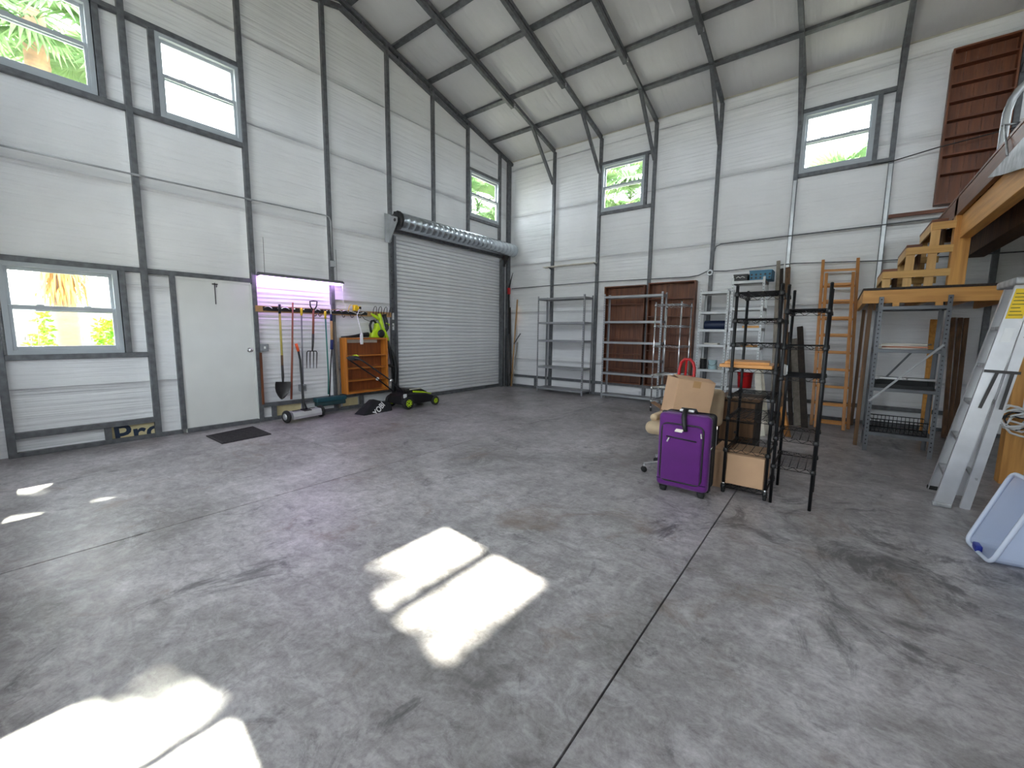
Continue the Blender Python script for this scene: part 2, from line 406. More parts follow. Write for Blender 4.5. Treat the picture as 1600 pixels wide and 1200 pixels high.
# ---- left gable wall
mb = MB()
for r in split(YF, .16, 0, 5.68, HOLES_L): wbox(mb, ML, r[0], r[1], -.125, -.105, r[2], r[3])
mb.prism([(YF, 5.68), (.16, 5.68), (RIDGE, 6.86)], lambda a, b, d: V((d, a, b)), -.125, -.105)
wall_left = structure(build(mb, 'wall_left', m_siding, keep=True))
SEAMS = [0, .73, 1.93, 3.12, 4.31, 5.45, 7.2]
def insul_panel(parent, mp, u0, u1, z0, z1, off, mat, ztop=None, bow=.004, ribs=False):
    nu = max(3, min(10, int((u1-u0)/.15)+1)); nz = max(3, min(14, int((z1-z0)/.12)+1)); vs_ = []; fs = []
    if ribs: nz = int((z1-z0)/.0115)+1; nu = 6
    ph = random.random()*9
    for j in range(nz+1):
        for i in range(nu+1):
            fu = i/nu; fz = j/nz; u = u0+(u1-u0)*fu; zt = z1 if ztop is None else min(z1, ztop(u)-.004); z = z0+(zt-z0)*fz
            edge = min(fu, 1-fu)*min(fz, 1-fz)*4
            b = bow*edge*(.8+.4*math.sin(ph+5*z+u)+.3*math.sin(ph*2+11*z-3*u))
            if ribs: b += .007*abs(math.sin(PI*(z+.004*math.sin(7*u+3*z))/.069))
            vs_.append(mp(u, -T-.006+off+max(-.01, min(.03, b)), z))
    for j in range(nz):
        for i in range(nu):
            a = j*(nu+1)+i; fs.append((a, a+1, a+nu+2, a+nu+1))
    if mp is ML: pass
    m_ = MB().add(vs_, fs, True)
    # thickness: back face and rim
    n = len(vs_); d = mp(0, -.026, 0)
    m_.add([p+d for p in vs_], [f[::-1] for f in fs])
    rim = [i for i in range(nu+1)]+[j*(nu+1)+nu for j in range(1, nz+1)]+[nz*(nu+1)+i for i in range(nu-1, -1, -1)]+[j*(nu+1) for j in range(nz-1, 0, -1)]
    for a, b in zip(rim, rim[1:]+rim[:1]): m_.f.append([a, b, b+n, a+n]); m_.sm.append(False)
    return build(m_, 'insulation_panel', mat, parent)
EXPOSED = [(-7.81, -7.39, .02, .20), (-5.90, -5.50, .03, .21), (-4.76, -4.45, .015, .19)]      # bare house wrap
bays = [YF+.02]+LP+[YB]
for i in range(len(bays)-1):
    SM = [0, 2.19, 3.12, 4.31, 5.45, 7.2] if abs(bays[i]+6.127) < .01 else SEAMS
    for k in range(len(SM)-1):
        for r in split(bays[i], bays[i+1], SM[k], min(SM[k+1], 7.2), HOLES_L+EXPOSED):
            zt = max(roofz(r[0]), roofz(r[1]))
            if r[2] >= min(roofz(r[0]), roofz(r[1]))-.1 or r[3]-r[2] < .02 or r[1]-r[0] < .02: continue
            top = r[3] > min(roofz(r[0]), roofz(r[1]))
            insul_panel(wall_left, ML, r[0]+.002, r[1]-.002, r[2], min(r[3], zt), .004*(k % 2), m_insul,
                        roofz if top else None, ribs=(-6.2 < r[0] < -5 and r[3] < 2.2 and r[3]-r[2] > .5))
for e in EXPOSED: build(wbox(MB(), ML, e[0]-.03, e[1]+.03, -.095, -.085, e[2]-.015, e[3]+.02), 'house_wrap', m_wrap, wall_left)
Mt = Matrix(((0, 0, 1, -.083), (1, 0, 0, -7.54), (0, 1, 0, .078), (0, 0, 0, 1)))
text_mesh('Pro', .34, Mt @ Matrix.Rotation(math.radians(3), 4, 'Z'), 'wrap_lettering', m_wraptext, wall_left, bold=.006)
def tubeL(u0, u1, z0, z1, name='girt', d1=None):
    d1 = (0 if 'post' in name else -.003 if name in ('header', 'sill', 'girt', 'base_rail') else -.006) if d1 is None else d1
    return build(wbox(MB(), ML, u0, u1, -T, d1, z0, z1), name, m_tube, wall_left, bevel=.004)
h = T/2
for k, y in enumerate(LP):
    z0 = 0
    if k == 5: z0 = 3.30
    if k == 6: z0 = 3.30
    if k == 7: z0 = 3.30
    tubeL(y-h, y+h, z0, roofz(y)-.06, 'post')
tubeL(YB-.19, YB-.10+.03, 0, roofz(0)-.06, 'corner_post'); tubeL(-.30, -.235, 0, 3.3, 'post')
tubeL(LP[0], LP[1]-h, 0, .05, 'base_rail'); tubeL(LP[1]+h, DOOR[0]-.05, 0, .05, 'base_rail'); tubeL(LP[2]+h, ROLL[0]-.15, 0, .05, 'base_rail')
tubeL(LP[0]+h, LP[1]-h, .20, .265); tubeL(-7.865, -7.805, .05, .20, 'jack')
tubeL(LP[0]+h, LP[1]-h, 1.042, 1.10, 'sill'); tubeL(LP[0]+h, LP[2]-h, 2.075, 2.135, 'header'); tubeL(-7.605, -7.545, 1.10, 2.075, 'jack'); tubeL(-7.115, DOOR[0], .05, 2.075, 'jack')
tubeL(LP[0]+h, LP[2]-h, 3.945, 4.005, 'sill'); tubeL(LP[0]+h, LP[2]-h, 4.985, 5.045, 'header'); tubeL(-7.615, -7.555, 4.005, 4.985, 'jack'); tubeL(-7.125, -7.065, 4.005, 4.985, 'jack')
tubeL(LP[2]+h, LP[3]-h, .215, .275); tubeL(LP[3]+h, LP[4]-h, .215, .275); tubeL(-5.965, -5.905, .05, .215, 'jack'); tubeL(-4.435, -4.375, .05, .215, 'jack')
tubeL(LP[6]+h, LP[7]-h, 3.97, 4.03, 'sill'); tubeL(LP[6]+h, LP[7]-h, 5.03, 5.09, 'header')
tubeL(ROLL[0]-.1, ROLL[1]+.1, 3.28, 3.34, 'header')

# ---- back eave wall
mb = MB()
for r in split(-.15, XR, 0, 5.70, WIN_B): wbox(mb, MK, r[0], r[1], -.125, -.105, r[2], r[3])
wall_back = structure(build(mb, 'wall_back', m_siding, keep=True))
bays = [XL]+RX+[XR]
for i in range(len(bays)-1):
    for k in range(len(SEAMS)-1):
        if SEAMS[k] > 5.5: continue
        for r in split(bays[i], bays[i+1], SEAMS[k], min(SEAMS[k+1], 5.66), WIN_B):
            if r[3]-r[2] < .02 or r[1]-r[0] < .02: continue
            insul_panel(wall_back, MK, r[0]+.002, r[1]-.002, r[2], r[3], .004*(k % 2), m_insul)
def tubeB(u0, u1, z0, z1, name='girt', mat=None): return build(wbox(MB(), MK, u0, u1, -T, 0 if 'post' in name else -.003 if name != 'jack' else -.006, z0, z1), name, mat or m_tube, wall_back, bevel=.004)
for x in RX: tubeB(x-h, x+h, 0, 5.60, 'post')
for x in (RX[4], RX[5]): build(wbox(MB(), MK, x-.022, x+.022, .001, .008, .05, 4.0), 'bright_face', m_strut, wall_back)
tubeB(.0, RX[-1], 0, .05, 'base_rail'); tubeB(0, RX[-1], .25, .31)
tubeB(.79, .87, .05, .25, 'jack')
tubeB(RX[1]+h, RX[2]-h, 3.99, 4.05, 'sill'); tubeB(RX[1]+h, RX[2]-h, 5.035, 5.09, 'header'); tubeB(3.44, 3.50, 4.05, 5.035, 'jack')
tubeB(RX[4]+h, RX[5]-h, 4.04, 4.10, 'sill'); tubeB(RX[4]+h, RX[5]-h, 5.05, 5.11, 'header'); tubeB(7.04, 7.10, 4.10, 5.05, 'jack')

# ---- right gable wall and front wall (out of view, close the building)
mb = MB()
for r in split(YF, .16, 0, 5.68, FILL_WIN_R): mb.box(XR, r[0], r[2], XR+.03, r[1], r[3])
mb.prism([(YF, 5.68), (.16, 5.68), (RIDGE, 6.86)], lambda a, b, d: V((d, a, b)), XR, XR+.03)
structure(build(mb, 'wall_right', m_insul, keep=True))
mb = MB()
for r in split(-.15, XR, 0, 5.70, FILL_WIN_F): mb.box(r[0], YF-.03, r[2], r[1], YF, r[3])
structure(build(mb, 'wall_front', m_insul, keep=True))

# ---- roof
mb = MB()
for s in (0, 1):
    ya, yb = (YB+.25, RIDGE) if s == 0 else (RIDGE, YF-.25)
    za, zb = roofz(ya)+.06, roofz(yb)+.06
    mb.add([(-.2, ya, za), (XR+.2, ya, za), (XR+.2, yb, zb), (-.2, yb, zb)]+[(-.2, ya, za+.03), (XR+.2, ya, za+.03), (XR+.2, yb, zb+.03), (-.2, yb, zb+.03)],
           [(0, 3, 2, 1), (4, 5, 6, 7), (0, 1, 5, 4), (1, 2, 6, 5), (2, 3, 7, 6), (3, 0, 4, 7)])
ceiling = structure(build(mb, 'ceiling', m_siding, keep=True))
PUR = [YB, -.78, -1.66, -2.68, -3.53, -4.42]
ROWS = PUR+[RIDGE*2-p for p in PUR[::-1]]
xs = [XL]+RX+[XR]
for i in range(len(xs)-1):
    for j in range(len(ROWS)-1):
        y0, y1 = ROWS[j], ROWS[j+1]
        if y0 > RIDGE > y1: cells = [(y0, RIDGE), (RIDGE, y1)]
        else: cells = [(y0, y1)]
        for a, b in cells:
            nu, nv = 6, 6; vs_ = []
            ph = random.random()*6
            for q in range(nv+1):
                for p in range(nu+1):
                    fu, fv = p/nu, q/nv; x = xs[i]+(xs[i+1]-xs[i])*fu; y = a+(b-a)*fv
                    sag = .06*math.sin(PI*fu)*math.sin(PI*fv)*(1 if abs(b-a) > .4 else .2)
                    vs_.append((x, y, roofz(y)+.03-sag))
            fs = [(q*(nu+1)+p, (q+1)*(nu+1)+p, (q+1)*(nu+1)+p+1, q*(nu+1)+p+1) for q in range(nv) for p in range(nu)]
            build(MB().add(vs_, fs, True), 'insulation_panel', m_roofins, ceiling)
for y in PUR[1:]+[RIDGE*2-p for p in PUR[:0:-1]]:
    build(MB().bar((XL, y, roofz(y)-.004), (XR, y, roofz(y)-.004), 0.085, .05, (0, .24*(1 if y > RIDGE else -1), 1)), 'purlin', m_tube, ceiling)
    
def rafter(x, depth, name, y0, y1, w_=T):
    for a, b in ((y0, RIDGE), (RIDGE, y1)):
        build(MB().bar((x, a, roofz(a)-depth), (x, b, roofz(b)-depth), w_, T), name, m_tube, ceiling)
rafter(-.03, .058, 'rafter', YB, 2*RIDGE-YB)
rafter(-.03, .185, 'chord', LP[6]-h, 2*RIDGE-LP[6]+h)
for k in range(4):
    y = LP[6]-.35-k*.75; build(MB().bar((-.03, y-.03, roofz(y)-.11), (-.03, y+.03, roofz(y)-.11), .05, .06), 'spacer', m_tube, ceiling)
for x in RX:
    rafter(x, .058, 'rafter', 0, 2*RIDGE)
    rafter(x, .150, 'chord', -1.60, 2*RIDGE+1.60)
    build(MB().bar((x, -1.60, roofz(-1.6)-.10), (x, -1.55, roofz(-1.6)-.10), .07, .05), 'bracket', m_strut, ceiling)
    build(MB().bar((x, -.02, 4.88), (x, -.90, roofz(-.90)-.09), .055, .057, (0, 1, 1)), 'knee_brace', m_tube, ceiling)

# ------------------------------------------------------------------ windows
def window(n, mp, r, fin=.045):
    u0, u1, z0, z1 = r
    mb = MB()
    for a, b, c, d in ((u0, u0+fin, z0, z1), (u1-fin, u1, z0, z1), (u0+fin, u1-fin, z0, z0+fin), (u0+fin, u1-fin, z1-fin, z1)):
        wbox(mb, mp, a, b, -.105, -.015, c, d)
    wdw = structure(build(mb, 'window_%d' % n, m_vinyl, keep=True))
    zm = (z0+z1)/2+.01
    for nm, (za, zb, d0, d1, rail) in {'upper_sash': (zm-.03, z1-fin, -.098, -.070, .040), 'lower_sash': (z0+fin, zm+.03, -.066, -.036, .045)}.items():
        s_ = MB(); st = .030; a0, a1 = u0+fin, u1-fin
        for a, b, c, d in ((a0, a0+st, za, zb), (a1-st, a1, za, zb), (a0+st, a1-st, za, za+rail), (a0+st, a1-st, zb-rail, zb)):
            wbox(s_, mp, a, b, d0, d1, c, d)
        so = build(s_, nm, m_vinyl, wdw, bevel=.003)
        build(wbox(MB(), mp, a0+st-.005, a1-st+.005, (d0+d1)/2-.002, (d0+d1)/2+.002, za+rail-.005, zb-rail+.005), 'pane', m_glass, so)
    for f in (.3, .7):
        build(wbox(MB(), mp, u0+(u1-u0)*f-.03, u0+(u1-u0)*f+.03, -.066, -.045, zm+.03, zm+.042), 'latch', m_vinyl, wdw)
    c = mp((u0+u1)/2, -.14, (z0+z1)/2); dirn = mp(0, 1, 0)-mp(0, 0, 0)
    portal('window_portal', c, u1-u0, z1-z0, dirn)
for n, r in enumerate(WIN_L): window(n+1, ML, r)
for n, r in enumerate(WIN_B): window(n+5, MK, r)
for n, r in enumerate(FILL_WIN_F): window(n+7, lambda u, d, z: V((u, YF+.07+d, z)), r)  # added windows behind the camera, daylight fill
for n, r in enumerate(FILL_WIN_R): window(n+19, lambda u, d, z: V((XR-.07-d, u, z)), r)  # added windows in the unseen gable, daylight fill

# ------------------------------------------------------------------ entry door
mb = wbox(MB(), ML, DOOR[0]+.008, DOOR[1]-.012, -.07, -.028, .055, DOOR[3]-.01)
d1 = structure(build(mb, 'door_1', m_door, bevel=.002, keep=True))
mb = MB(); wbox(mb, ML, DOOR[1]-.012, DOOR[1]+.02, -.10, -.015, .0, DOOR[3]); wbox(mb, ML, DOOR[0]-.01, DOOR[0]+.008, -.10, -.015, 0, DOOR[3]); wbox(mb, ML, DOOR[0], DOOR[1], -.10, -.015, DOOR[3]-.01, DOOR[3]+.02)
build(mb, 'door_frame', m_door, d1)
build(wbox(MB(), ML, DOOR[0], DOOR[1], -.10, .02, 0, .055), 'threshold', m_tube, d1, bevel=.006)
kn = PX(391, 547)
build(MB().lathe([(.034, 0), (.034, .006), (.012, .010), (.012, .035), (.028, .045), (.031, .058), (.026, .070), (.010, .075)], 16, (-.028, kn.y, kn.z), (1, 0, 0)), 'door_knob', m_chrome, d1)
st = thing('door_strap', (-.02, -6.62, 1.72), 'thin dark metal strap hanging from top of white entry door', 'strap')
build(MB().bar((-.022, -6.622, 1.74), (-.022, -6.62, 2.03), .010, .006, (1, 0, 0)), 'strip', m_steel, st)
build(MB().box(-.026, -6.65, 2.005, -.012, -6.585, 2.02), 'crossbar', m_steel, st)
build(MB().tube([(-.02, -6.60, 2.0), (-.01, -6.60, 1.985), (-.012, -6.605, 1.97)], .005, 6), 'hook', m_steel, st)

# ------------------------------------------------------------------ roll-up door
mb = MB(); wbox(mb, ML, ROLL[0]-.02, ROLL[1]+.02, -.10, -.095, 0, 3.3)
roll = structure(build(mb, 'door_2', m_slat, keep=True))
ph_ = .0735; prof = [(-.094, 0), (-.070, .002), (-.062, .008), (-.059, .022), (-.058, .036), (-.059, .050), (-.062, .062), (-.070, .067), (-.094, .069)]
n = len(prof)
first = None
for k in range(43):
    if first is None:
        mb = MB(); mb.add([(d, ROLL[0], .07+z) for d, z in prof]+[(d, ROLL[1], .07+z) for d, z in prof], [(i, i+1, n+i+1, n+i) for i in range(n-1)], True)
        first = build(mb, 'slat', m_slat, roll)
    else: clone(first, roll, (0, 0, ph_*k))
build(wbox(MB(), ML, ROLL[0]+.01, ROLL[1]-.01, -.10, -.035, 0, .07), 'bottom_bar', m_tube, roll, bevel=.004)
for y0, y1 in ((-3.75, -3.665), (-.385, -.30)):
    mb = MB(); wbox(mb, ML, y0, y1, 0, .012, 0, 3.2); wbox(mb, ML, y1-.012 if y0 < -2 else y0, y1 if y0 < -2 else y0+.012, -.06, .06, 0, 3.2)
    gd = build(mb, 'guide', m_tube, roll)
    for k in range(12): build(MB().lathe([(.012, 0), (.012, .006), (.004, .009)], 8, (.012, (y0+y1)/2, .2+k*.26), (1, 0, 0)), 'bolt', m_steel, gd)
build(wbox(MB(), ML, -3.665, -3.595, -.06, .02, 0, 3.2), 'guide', m_slot, roll, bevel=.004)
prof = [(.155, 0)]; L_ = 3.50; nr = 24
for k in range(nr):
    a = L_*k/nr; prof += [(.156, a+.002), (.156, a+L_/nr-.005), (0.1545, a+L_/nr-.003), (.1545, a+L_/nr-.001)]
prof += [(.155, L_)]
build(MB().lathe(prof, 28, (.20, -3.66, 3.44), (0, 1, 0)), 'drum', m_drum, roll)
build(MB().lathe([(.03, 0), (.03, .05)], 12, (.20, -3.76, 3.44), (0, 1, 0)), 'axle', m_steel, roll)
gw = build(MB().lathe([(.10, 0), (.165, .0), (.165, .05), (.10, .05)], 20, (.20, -3.715, 3.44), (0, 1, 0)), 'end_wheel', m_black, roll)
for k in range(10):
    a = k*PI/5; build(MB().lathe([(.020, 0), (.020, .07)], 6, (.20+.15*math.cos(a), -3.73, 3.44+.15*math.sin(a)), (0, 1, 0)), 'cog', m_black, gw)
mb = MB(); wbox(mb, ML, -3.835, -3.70, 0, .014, 3.05, 3.57)
mb.prism([(.0, 3.07), (.02, 3.05), (.27, 3.40), (.27, 3.48), (.0, 3.56)], lambda a, b, d: V((a, d, b)), -3.75, -3.738)
bk = build(mb, 'bracket', m_strut, roll)
mb = MB(); wbox(mb, ML, -.34, -.24, 0, .014, 3.05, 3.5)
mb.prism([(.0, 3.07), (.02, 3.05), (.27, 3.40), (.27, 3.48), (.0, 3.5)], lambda a, b, d: V((a, d, b)), -.30, -.288)
build(mb, 'bracket', m_steel, roll)
for z in (1.62, 1.42): build(wbox(MB(), ML, -3.72, -3.66, .012, .015, z, z+.13), 'sticker', m_white, roll)

# ------------------------------------------------------------------ wall electrics
def tubeobj(pts, r, name, mat, label, cat, seg=8, group=None):
    return tag(build(MB().tube(pts, r, seg), name, mat), label, cat, group)
c_l = thing('conduit', (.012, -8.6, 3.22), 'long horizontal grey conduit crossing the gable wall below the high windows', 'conduit')
build(MB().tube([(.012, -9.05, 3.20), (.012, -7.36, 3.225), (.012, -6.13, 3.25), (.012, -4.99, 3.275), (.012, -4.93, 3.26), (.012, -4.905, 3.20), (.012, -4.90, 2.55)], .011), 'pipe', m_strut, c_l)
for y in LP[1:3]: build(MB().box(0, y-.035, 3.21+.02*(y > -7), .026, y+.035, 3.235+.02*(y > -7)), 'clamp', m_strut, c_l)
build(MB().box(0, -4.935, 2.46, .045, -4.865, 2.56), 'junction_box', m_strut, c_l, bevel=.004)
c_b = thing('conduit', (0, -.012, 2.53), 'thin conduit run above the grey shelving racks to a round junction box', 'conduit')
build(MB().tube([(.06, -.014, 2.53), (2.4, -.014, 2.55), (4.45, -.014, 2.52), (4.62, -.014, 2.54), (4.76, -.014, 2.60), (4.83, -.014, 2.60)], .010), 'pipe', m_tube, c_b)
build(MB().lathe([(.05, 0), (.06, .004), (.06, .04), (.05, .045)], 16, (4.83, 0, 2.575), (0, -1, 0)), 'junction_box', m_strut, c_b)
build(MB().lathe([(.028, .046), (.028, .05)], 14, (4.83, 0, 2.575), (0, -1, 0)), 'socket', m_black, c_b)
build(MB().tube([(4.86, -.014, 2.61), (4.875, -.014, 2.95), (4.90, -.014, 3.05), (4.98, -.014, 3.085), (7.9, -.014, 3.12)], .010), 'riser', m_tube, c_b)
build(MB().tube([(4.88, -.014, 2.60), (5.1, -.014, 2.585), (6.15, -.014, 2.63), (7.30, -.014, 2.57), (9.7, -.014, 2.55)], .009), 'branch', m_tube, c_b)
tubeobj([(7.0, -.008, 4.04), (7.31, -.012, 4.035), (7.76, -.094, 4.085), (8.47, -.094, 4.158), (9.5, -.02, 4.25)], .008, 'cable', m_black, 'black cable stretched from window sill across the high brown wall shelf', 'cable')
sh = thing('wall_shelf', (1.77, 0, 2.93), 'single narrow shelf on brackets fixed high between two wall posts', 'shelf')
build(MB().box(1.10, -.16, 2.955, 2.45, -.001, 2.975), 'board', m_cream, sh)
for x in RX[:2]: build(MB().prism([(0, 2.90), (-.16, 2.955), (0, 2.955)], lambda a, b, d: V((d, a, b)), x-.01, x+.01), 'bracket', m_tube, sh)
o = thing('switch_box', (0.02, -6.0, 1.1), 'grey electrical switch box beside the white entry door', 'switch box')
p = PX(413, 543, 0)
build(MB().box(-T, p.y-.06, p.z-.055, .012, p.y+.06, p.z+.055), 'box', m_greenw, o, bevel=.006); build(MB().box(.012, p.y-.01, p.z-.018, .03, p.y+.01, p.z+.018), 'toggle', m_white, o)
o = thing('outlet_box', (0, -5.48, .4), 'small grey outlet box low on the ribbed wall behind garden tools', 'outlet box')
p = PX(474, 606, 0)
build(MB().box(-T, p.y-.05, p.z-.055, .01, p.y+.05, p.z+.055), 'box', m_greenw, o, bevel=.006); build(MB().box(.01, p.y-.03, p.z-.03, .016, p.y+.03, p.z+.03), 'cover', m_tube, o)

# ------------------------------------------------------------------ LED light
led = thing('led_strip_light', (.05, -5.43, 2.15), 'long slim LED strip light glowing violet above the garden tools', 'light')
build(MB().prism([(-.005, 2.185), (.135, 2.185), (.135, 2.205), (.09, 2.235), (.04, 2.235), (-.005, 2.205)], lambda a, b, d: V((a, d, b)), -6.09, -4.77), 'housing', m_tube, led)
build(MB().box(.012, -6.07, 2.160, .118, -4.79, 2.186), 'diffuser', m_led, led)
for y in (-6.0, -4.86): build(MB().tube([(.065, y, 2.235), (.03, y+.02, 2.75)], .003, 5), 'hanging_wire', m_steel, led)
build(MB().tube([(.07, -4.775, 2.19), (.06, -4.755, 2.1), (.05, -4.745, 1.9), (.045, -4.70, 1.79), (.05, -4.62, 1.735), (.05, -4.50, 1.70), (.06, -4.42, 1.70), (.06, -4.36, 1.73)], .006, 6), 'power_cord', m_white, led)

# ------------------------------------------------------------------ tool rail
rail = thing('tool_rail', (0, -4.9, 1.66), 'long wooden tool rail with black hook strip on the gable wall', 'tool rail')
build(MB().box(.0, -6.135, 1.662, .030, -3.752, 1.752), 'board', m_tan, rail, bevel=.003)
build(MB().box(.030, -6.04, 1.678, .040, -4.28, 1.742), 'hook_strip', m_black, rail, bevel=.002)
def hook(y, big=False, up=True, mat=m_steel):
    if big: pts = [(.035, y-.03, 1.69), (.06, y-.035, 1.78), (.075, y-.02, 1.835), (.08, y, 1.85), (.075, y+.02, 1.835), (.06, y+.035, 1.78), (.035, y+.03, 1.69)]
    elif up: pts = [(.04, y-.05, 1.72), (.06, y-.03, 1.735), (.075, y, 1.742), (.09, y+.03, 1.73), (.10, y+.045, 1.71)]
    else: pts = [(.04, y, 1.69), (.055, y, 1.65), (.075, y+.005, 1.625), (.10, y+.01, 1.63), (.11, y+.012, 1.655)]
    build(MB().tube(pts, .006, 6), 'hook', mat, rail)
TOOL_Y = [PX(u, 487, .085).y for u in (437, 457, 471, 489.5, 508, 517)]
for k in range(14):
    if min(abs(-5.98+k*.125-y) for y in TOOL_Y) > .066: hook(-5.98+k*.125, mat=m_chrome)
for y, r_ in zip(TOOL_Y, (.026, .021, .027, .030, .024, .024)):      # spring clips that grip the hanging tools on both sides
    for s_ in (-1, 1): build(MB().tube([(.038, y+s_*.030, 1.715), (.060, y+s_*(r_+.004), 1.718), (.085, y+s_*r_, 1.72), (.105, y+s_*(r_+.006), 1.725)], .006, 6), 'hook', m_chrome, rail)
for y in (-5.28, -5.20, -4.78, -4.62, -4.47): hook(y, up=False)
for y in (-4.13, -4.02, -3.90, -3.78): hook(y, big=True)

# ------------------------------------------------------------------ garden tools (planes in front of the rail)
dz = .085
def at(u, v, d=dz): return PX(u, v, d)
t = thing('shovel', at(440, 624), 'round point shovel with yellow handle hanging from the tool rail', 'shovel')
build(MB().tube([at(436.8, 475.6), at(437, 490)], .020), 'grip', m_black, t)
build(MB().tube([at(437, 490), at(440.5, 555)], .017), 'handle', m_fibre, t)
build(MB().tube([at(440.5, 555), at(441, 571)], .0185), 'collar', m_oldwood, t)
build(MB().tube([at(441, 571), at(442, 588), at(442.3, 598)], [.019, .020, .014]), 'socket', m_steel, t)
mb = MB(); rows = [(596.5, 430.8, 455), (600, 430, 454.6), (607, 430, 453.5), (613, 431.5, 451.5), (618, 434, 448), (622, 437, 444.5), (624, 439.5, 441)]
vs_ = []; nn = 6
for v, a, b in rows:
    for k in range(nn+1):
        f = k/nn; vs_.append(at(a+(b-a)*f, v, dz+.01-.035*(1-(2*f-1)**2)+.02))
fs = [(i*(nn+1)+k, i*(nn+1)+k+1, (i+1)*(nn+1)+k+1, (i+1)*(nn+1)+k) for i in range(len(rows)-1) for k in range(nn)]
mb.add(vs_, fs, True); N_ = len(vs_); mb.add([p+V((-.004, 0, 0)) for p in vs_], [f[::-1] for f in fs], True)
build(mb, 'blade', m_steel, t)
tag(build(MB().tube([at(457.4, 472.8), at(456.6, 548), at(455.2, 624)], [.013, .016, .017]), 'wooden_pole', m_redpole), 'plain red-brown wooden pole hanging between shovel and grey broom stick', 'pole')
t = thing('broom_handle', at(474, 599), 'thin grey metal handle with yellow cap hanging on tool rail', 'handle')
build(MB().tube([at(471, 491), at(472.2, 545), at(473.5, 600)], .012), 'shaft', m_greypole, t); build(MB().tube([at(471, 481), at(471, 483), at(471, 493)], [.012, .021, .017]), 'cap', m_yellow, t)
t = thing('garden_fork', at(488, 575), 'garden fork with D-shaped handle and four tines hung on the rail', 'garden fork')
build(MB().tube([at(489.4, 486), at(485.0, 478.5), at(484.3, 471), at(489.8, 470.3), at(495.4, 471), at(494.6, 478.5), at(490, 486)], .011), 'd_handle', m_black, t)
build(MB().tube([at(489.6, 484), at(489.6, 503), at(489.2, 523)], .018), 'shaft', m_redpole, t)
build(MB().tube([at(489.2, 522), at(488.7, 540), at(488, 549)], [.020, .018, .012]), 'socket', m_steel, t)
for u0, u1 in ((479.5, 479.2), (484.6, 484.6), (490.1, 490), (495.2, 494.7)):
    build(MB().tube([at(488, 548.4), at(u0+(488-u0)*.15, 548.6), at(u0, 551), at(u0-.2, 562, dz+.03), at(u1, 575.5, dz+.02)], [.009, .009, .009, .008, .004], 6), 'tine', m_steel, t)
t = thing('teal_pole', at(512.4, 618), 'teal metal pole with yellow end leaning behind the push broom', 'pole')
build(MB().tube([at(508.5, 496), at(511, 545), at(513.3, 590), at(513, 616)], .012), 'shaft', m_teal, t); build(MB().tube([at(508, 486), at(508.1, 489), at(508.4, 498)], [.013, .020, .016]), 'end_cap', m_yellow, t)
# push broom: head rests on the lower rail, handle leans to the tool rail
bh = [PX(492.5, 632, .12), PX(539.5, 630, .12)]
zc = .235
t = thing('push_broom', (.12, (bh[0].y+bh[1].y)/2, .15), 'push broom with wide dark teal head and blue padded handle against wall', 'broom')
y0, y1 = bh[0].y, bh[1].y
build(MB().box(.055, y0, .215, .18, y1, .285), 'head', m_broom, t, bevel=.012)
build(MB().box(.065, y0+.01, .14, .17, y1-.01, .22), 'bristles', m_bristle, t, bevel=.02)['kind'] = 'stuff'
hp = [at(514.9, 624, .115), at(516.5, 575, .10), at(518.3, 545, .09)]
build(MB().tube(hp, .011), 'lower_pole', m_black, t); build(MB().tube([hp[0]+V((0, 0, -.03)), hp[0], hp[0]+V((0, 0, .04))], [.03, .026, .014]), 'ferrule', m_chrome, t)
build(MB().tube([at(518.3, 546), at(518.6, 531)], .026, 10), 'grip', m_bluegrip, t); build(MB().tube([at(518.6, 531), at(517.6, 501.5)], .022, 10), 'wood_sleeve', m_tan, t)
build(MB().tube([at(517.6, 502), at(517, 491)], .020, 10), 'grip', m_bluegrip, t); build(MB().tube([at(517, 491), at(516.6, 483), at(516, 476)], [.012, .008, .003]), 'tip', m_white, t)
tag(build(MB().bar(PX(407.2, 551, .012), PX(411.5, 632, .05), .03, .02, (1, 0, 0)), 'red_stick', m_brownz), 'dark red wooden stick standing against the post beside entry door', 'stick')
tag(build(MB().bar(PX(522.6, 503, .012), PX(530.8, 637, .03), .035, .02, (1, 0, 0)), 'batten', m_greywood), 'weathered wooden batten leaning on the post left of the orange cabinet', 'batten')
# magnetic sweeper
wl, wr = PZ(449, 661), PZ(502, 651)
t = thing('magnetic_sweeper', ((wl+wr)/2), 'magnetic floor sweeper with silver body, two wheels and orange grip', 'sweeper')
ax = (wr-wl).normalized(); nrm = V((ax.y, -ax.x, 0)); 
if nrm.x < 0: nrm = -nrm
def sw(a, d, z): return wl+ax*a+nrm*d+V((0, 0, z))
Lw = (wr-wl).length
mb = MB(); pr = [(-.09, .05), (.09, .05), (.10, .09), (.08, .155), (-.06, .165), (-.09, .14)]
mb.add([sw(.05, a, b) for a, b in pr]+[sw(Lw-.05, a, b) for a, b in pr], [tuple(range(6)), tuple(range(11, 5, -1))]+[(i, 6+i, 6+(i+1) % 6, (i+1) % 6) for i in range(6)])
bd = build(mb, 'body', m_alum, t, bevel=.004)
mb = MB(); 
for a0, a1 in ((Lw*.40, Lw*.62),): mb.add([sw(a0, -.02, .160), sw(a1, -.02, .160), sw(a1, .085, .150), sw(a0, .085, .150), sw(a0, -.02, .178), sw(a1, -.02, .178), sw(a1, .085, .160), sw(a0, .085, .160)], [(0, 3, 2, 1), (4, 5, 6, 7), (0, 1, 5, 4), (1, 2, 6, 5), (2, 3, 7, 6), (3, 0, 4, 7)])
build(mb, 'mount_plate', m_black, bd)
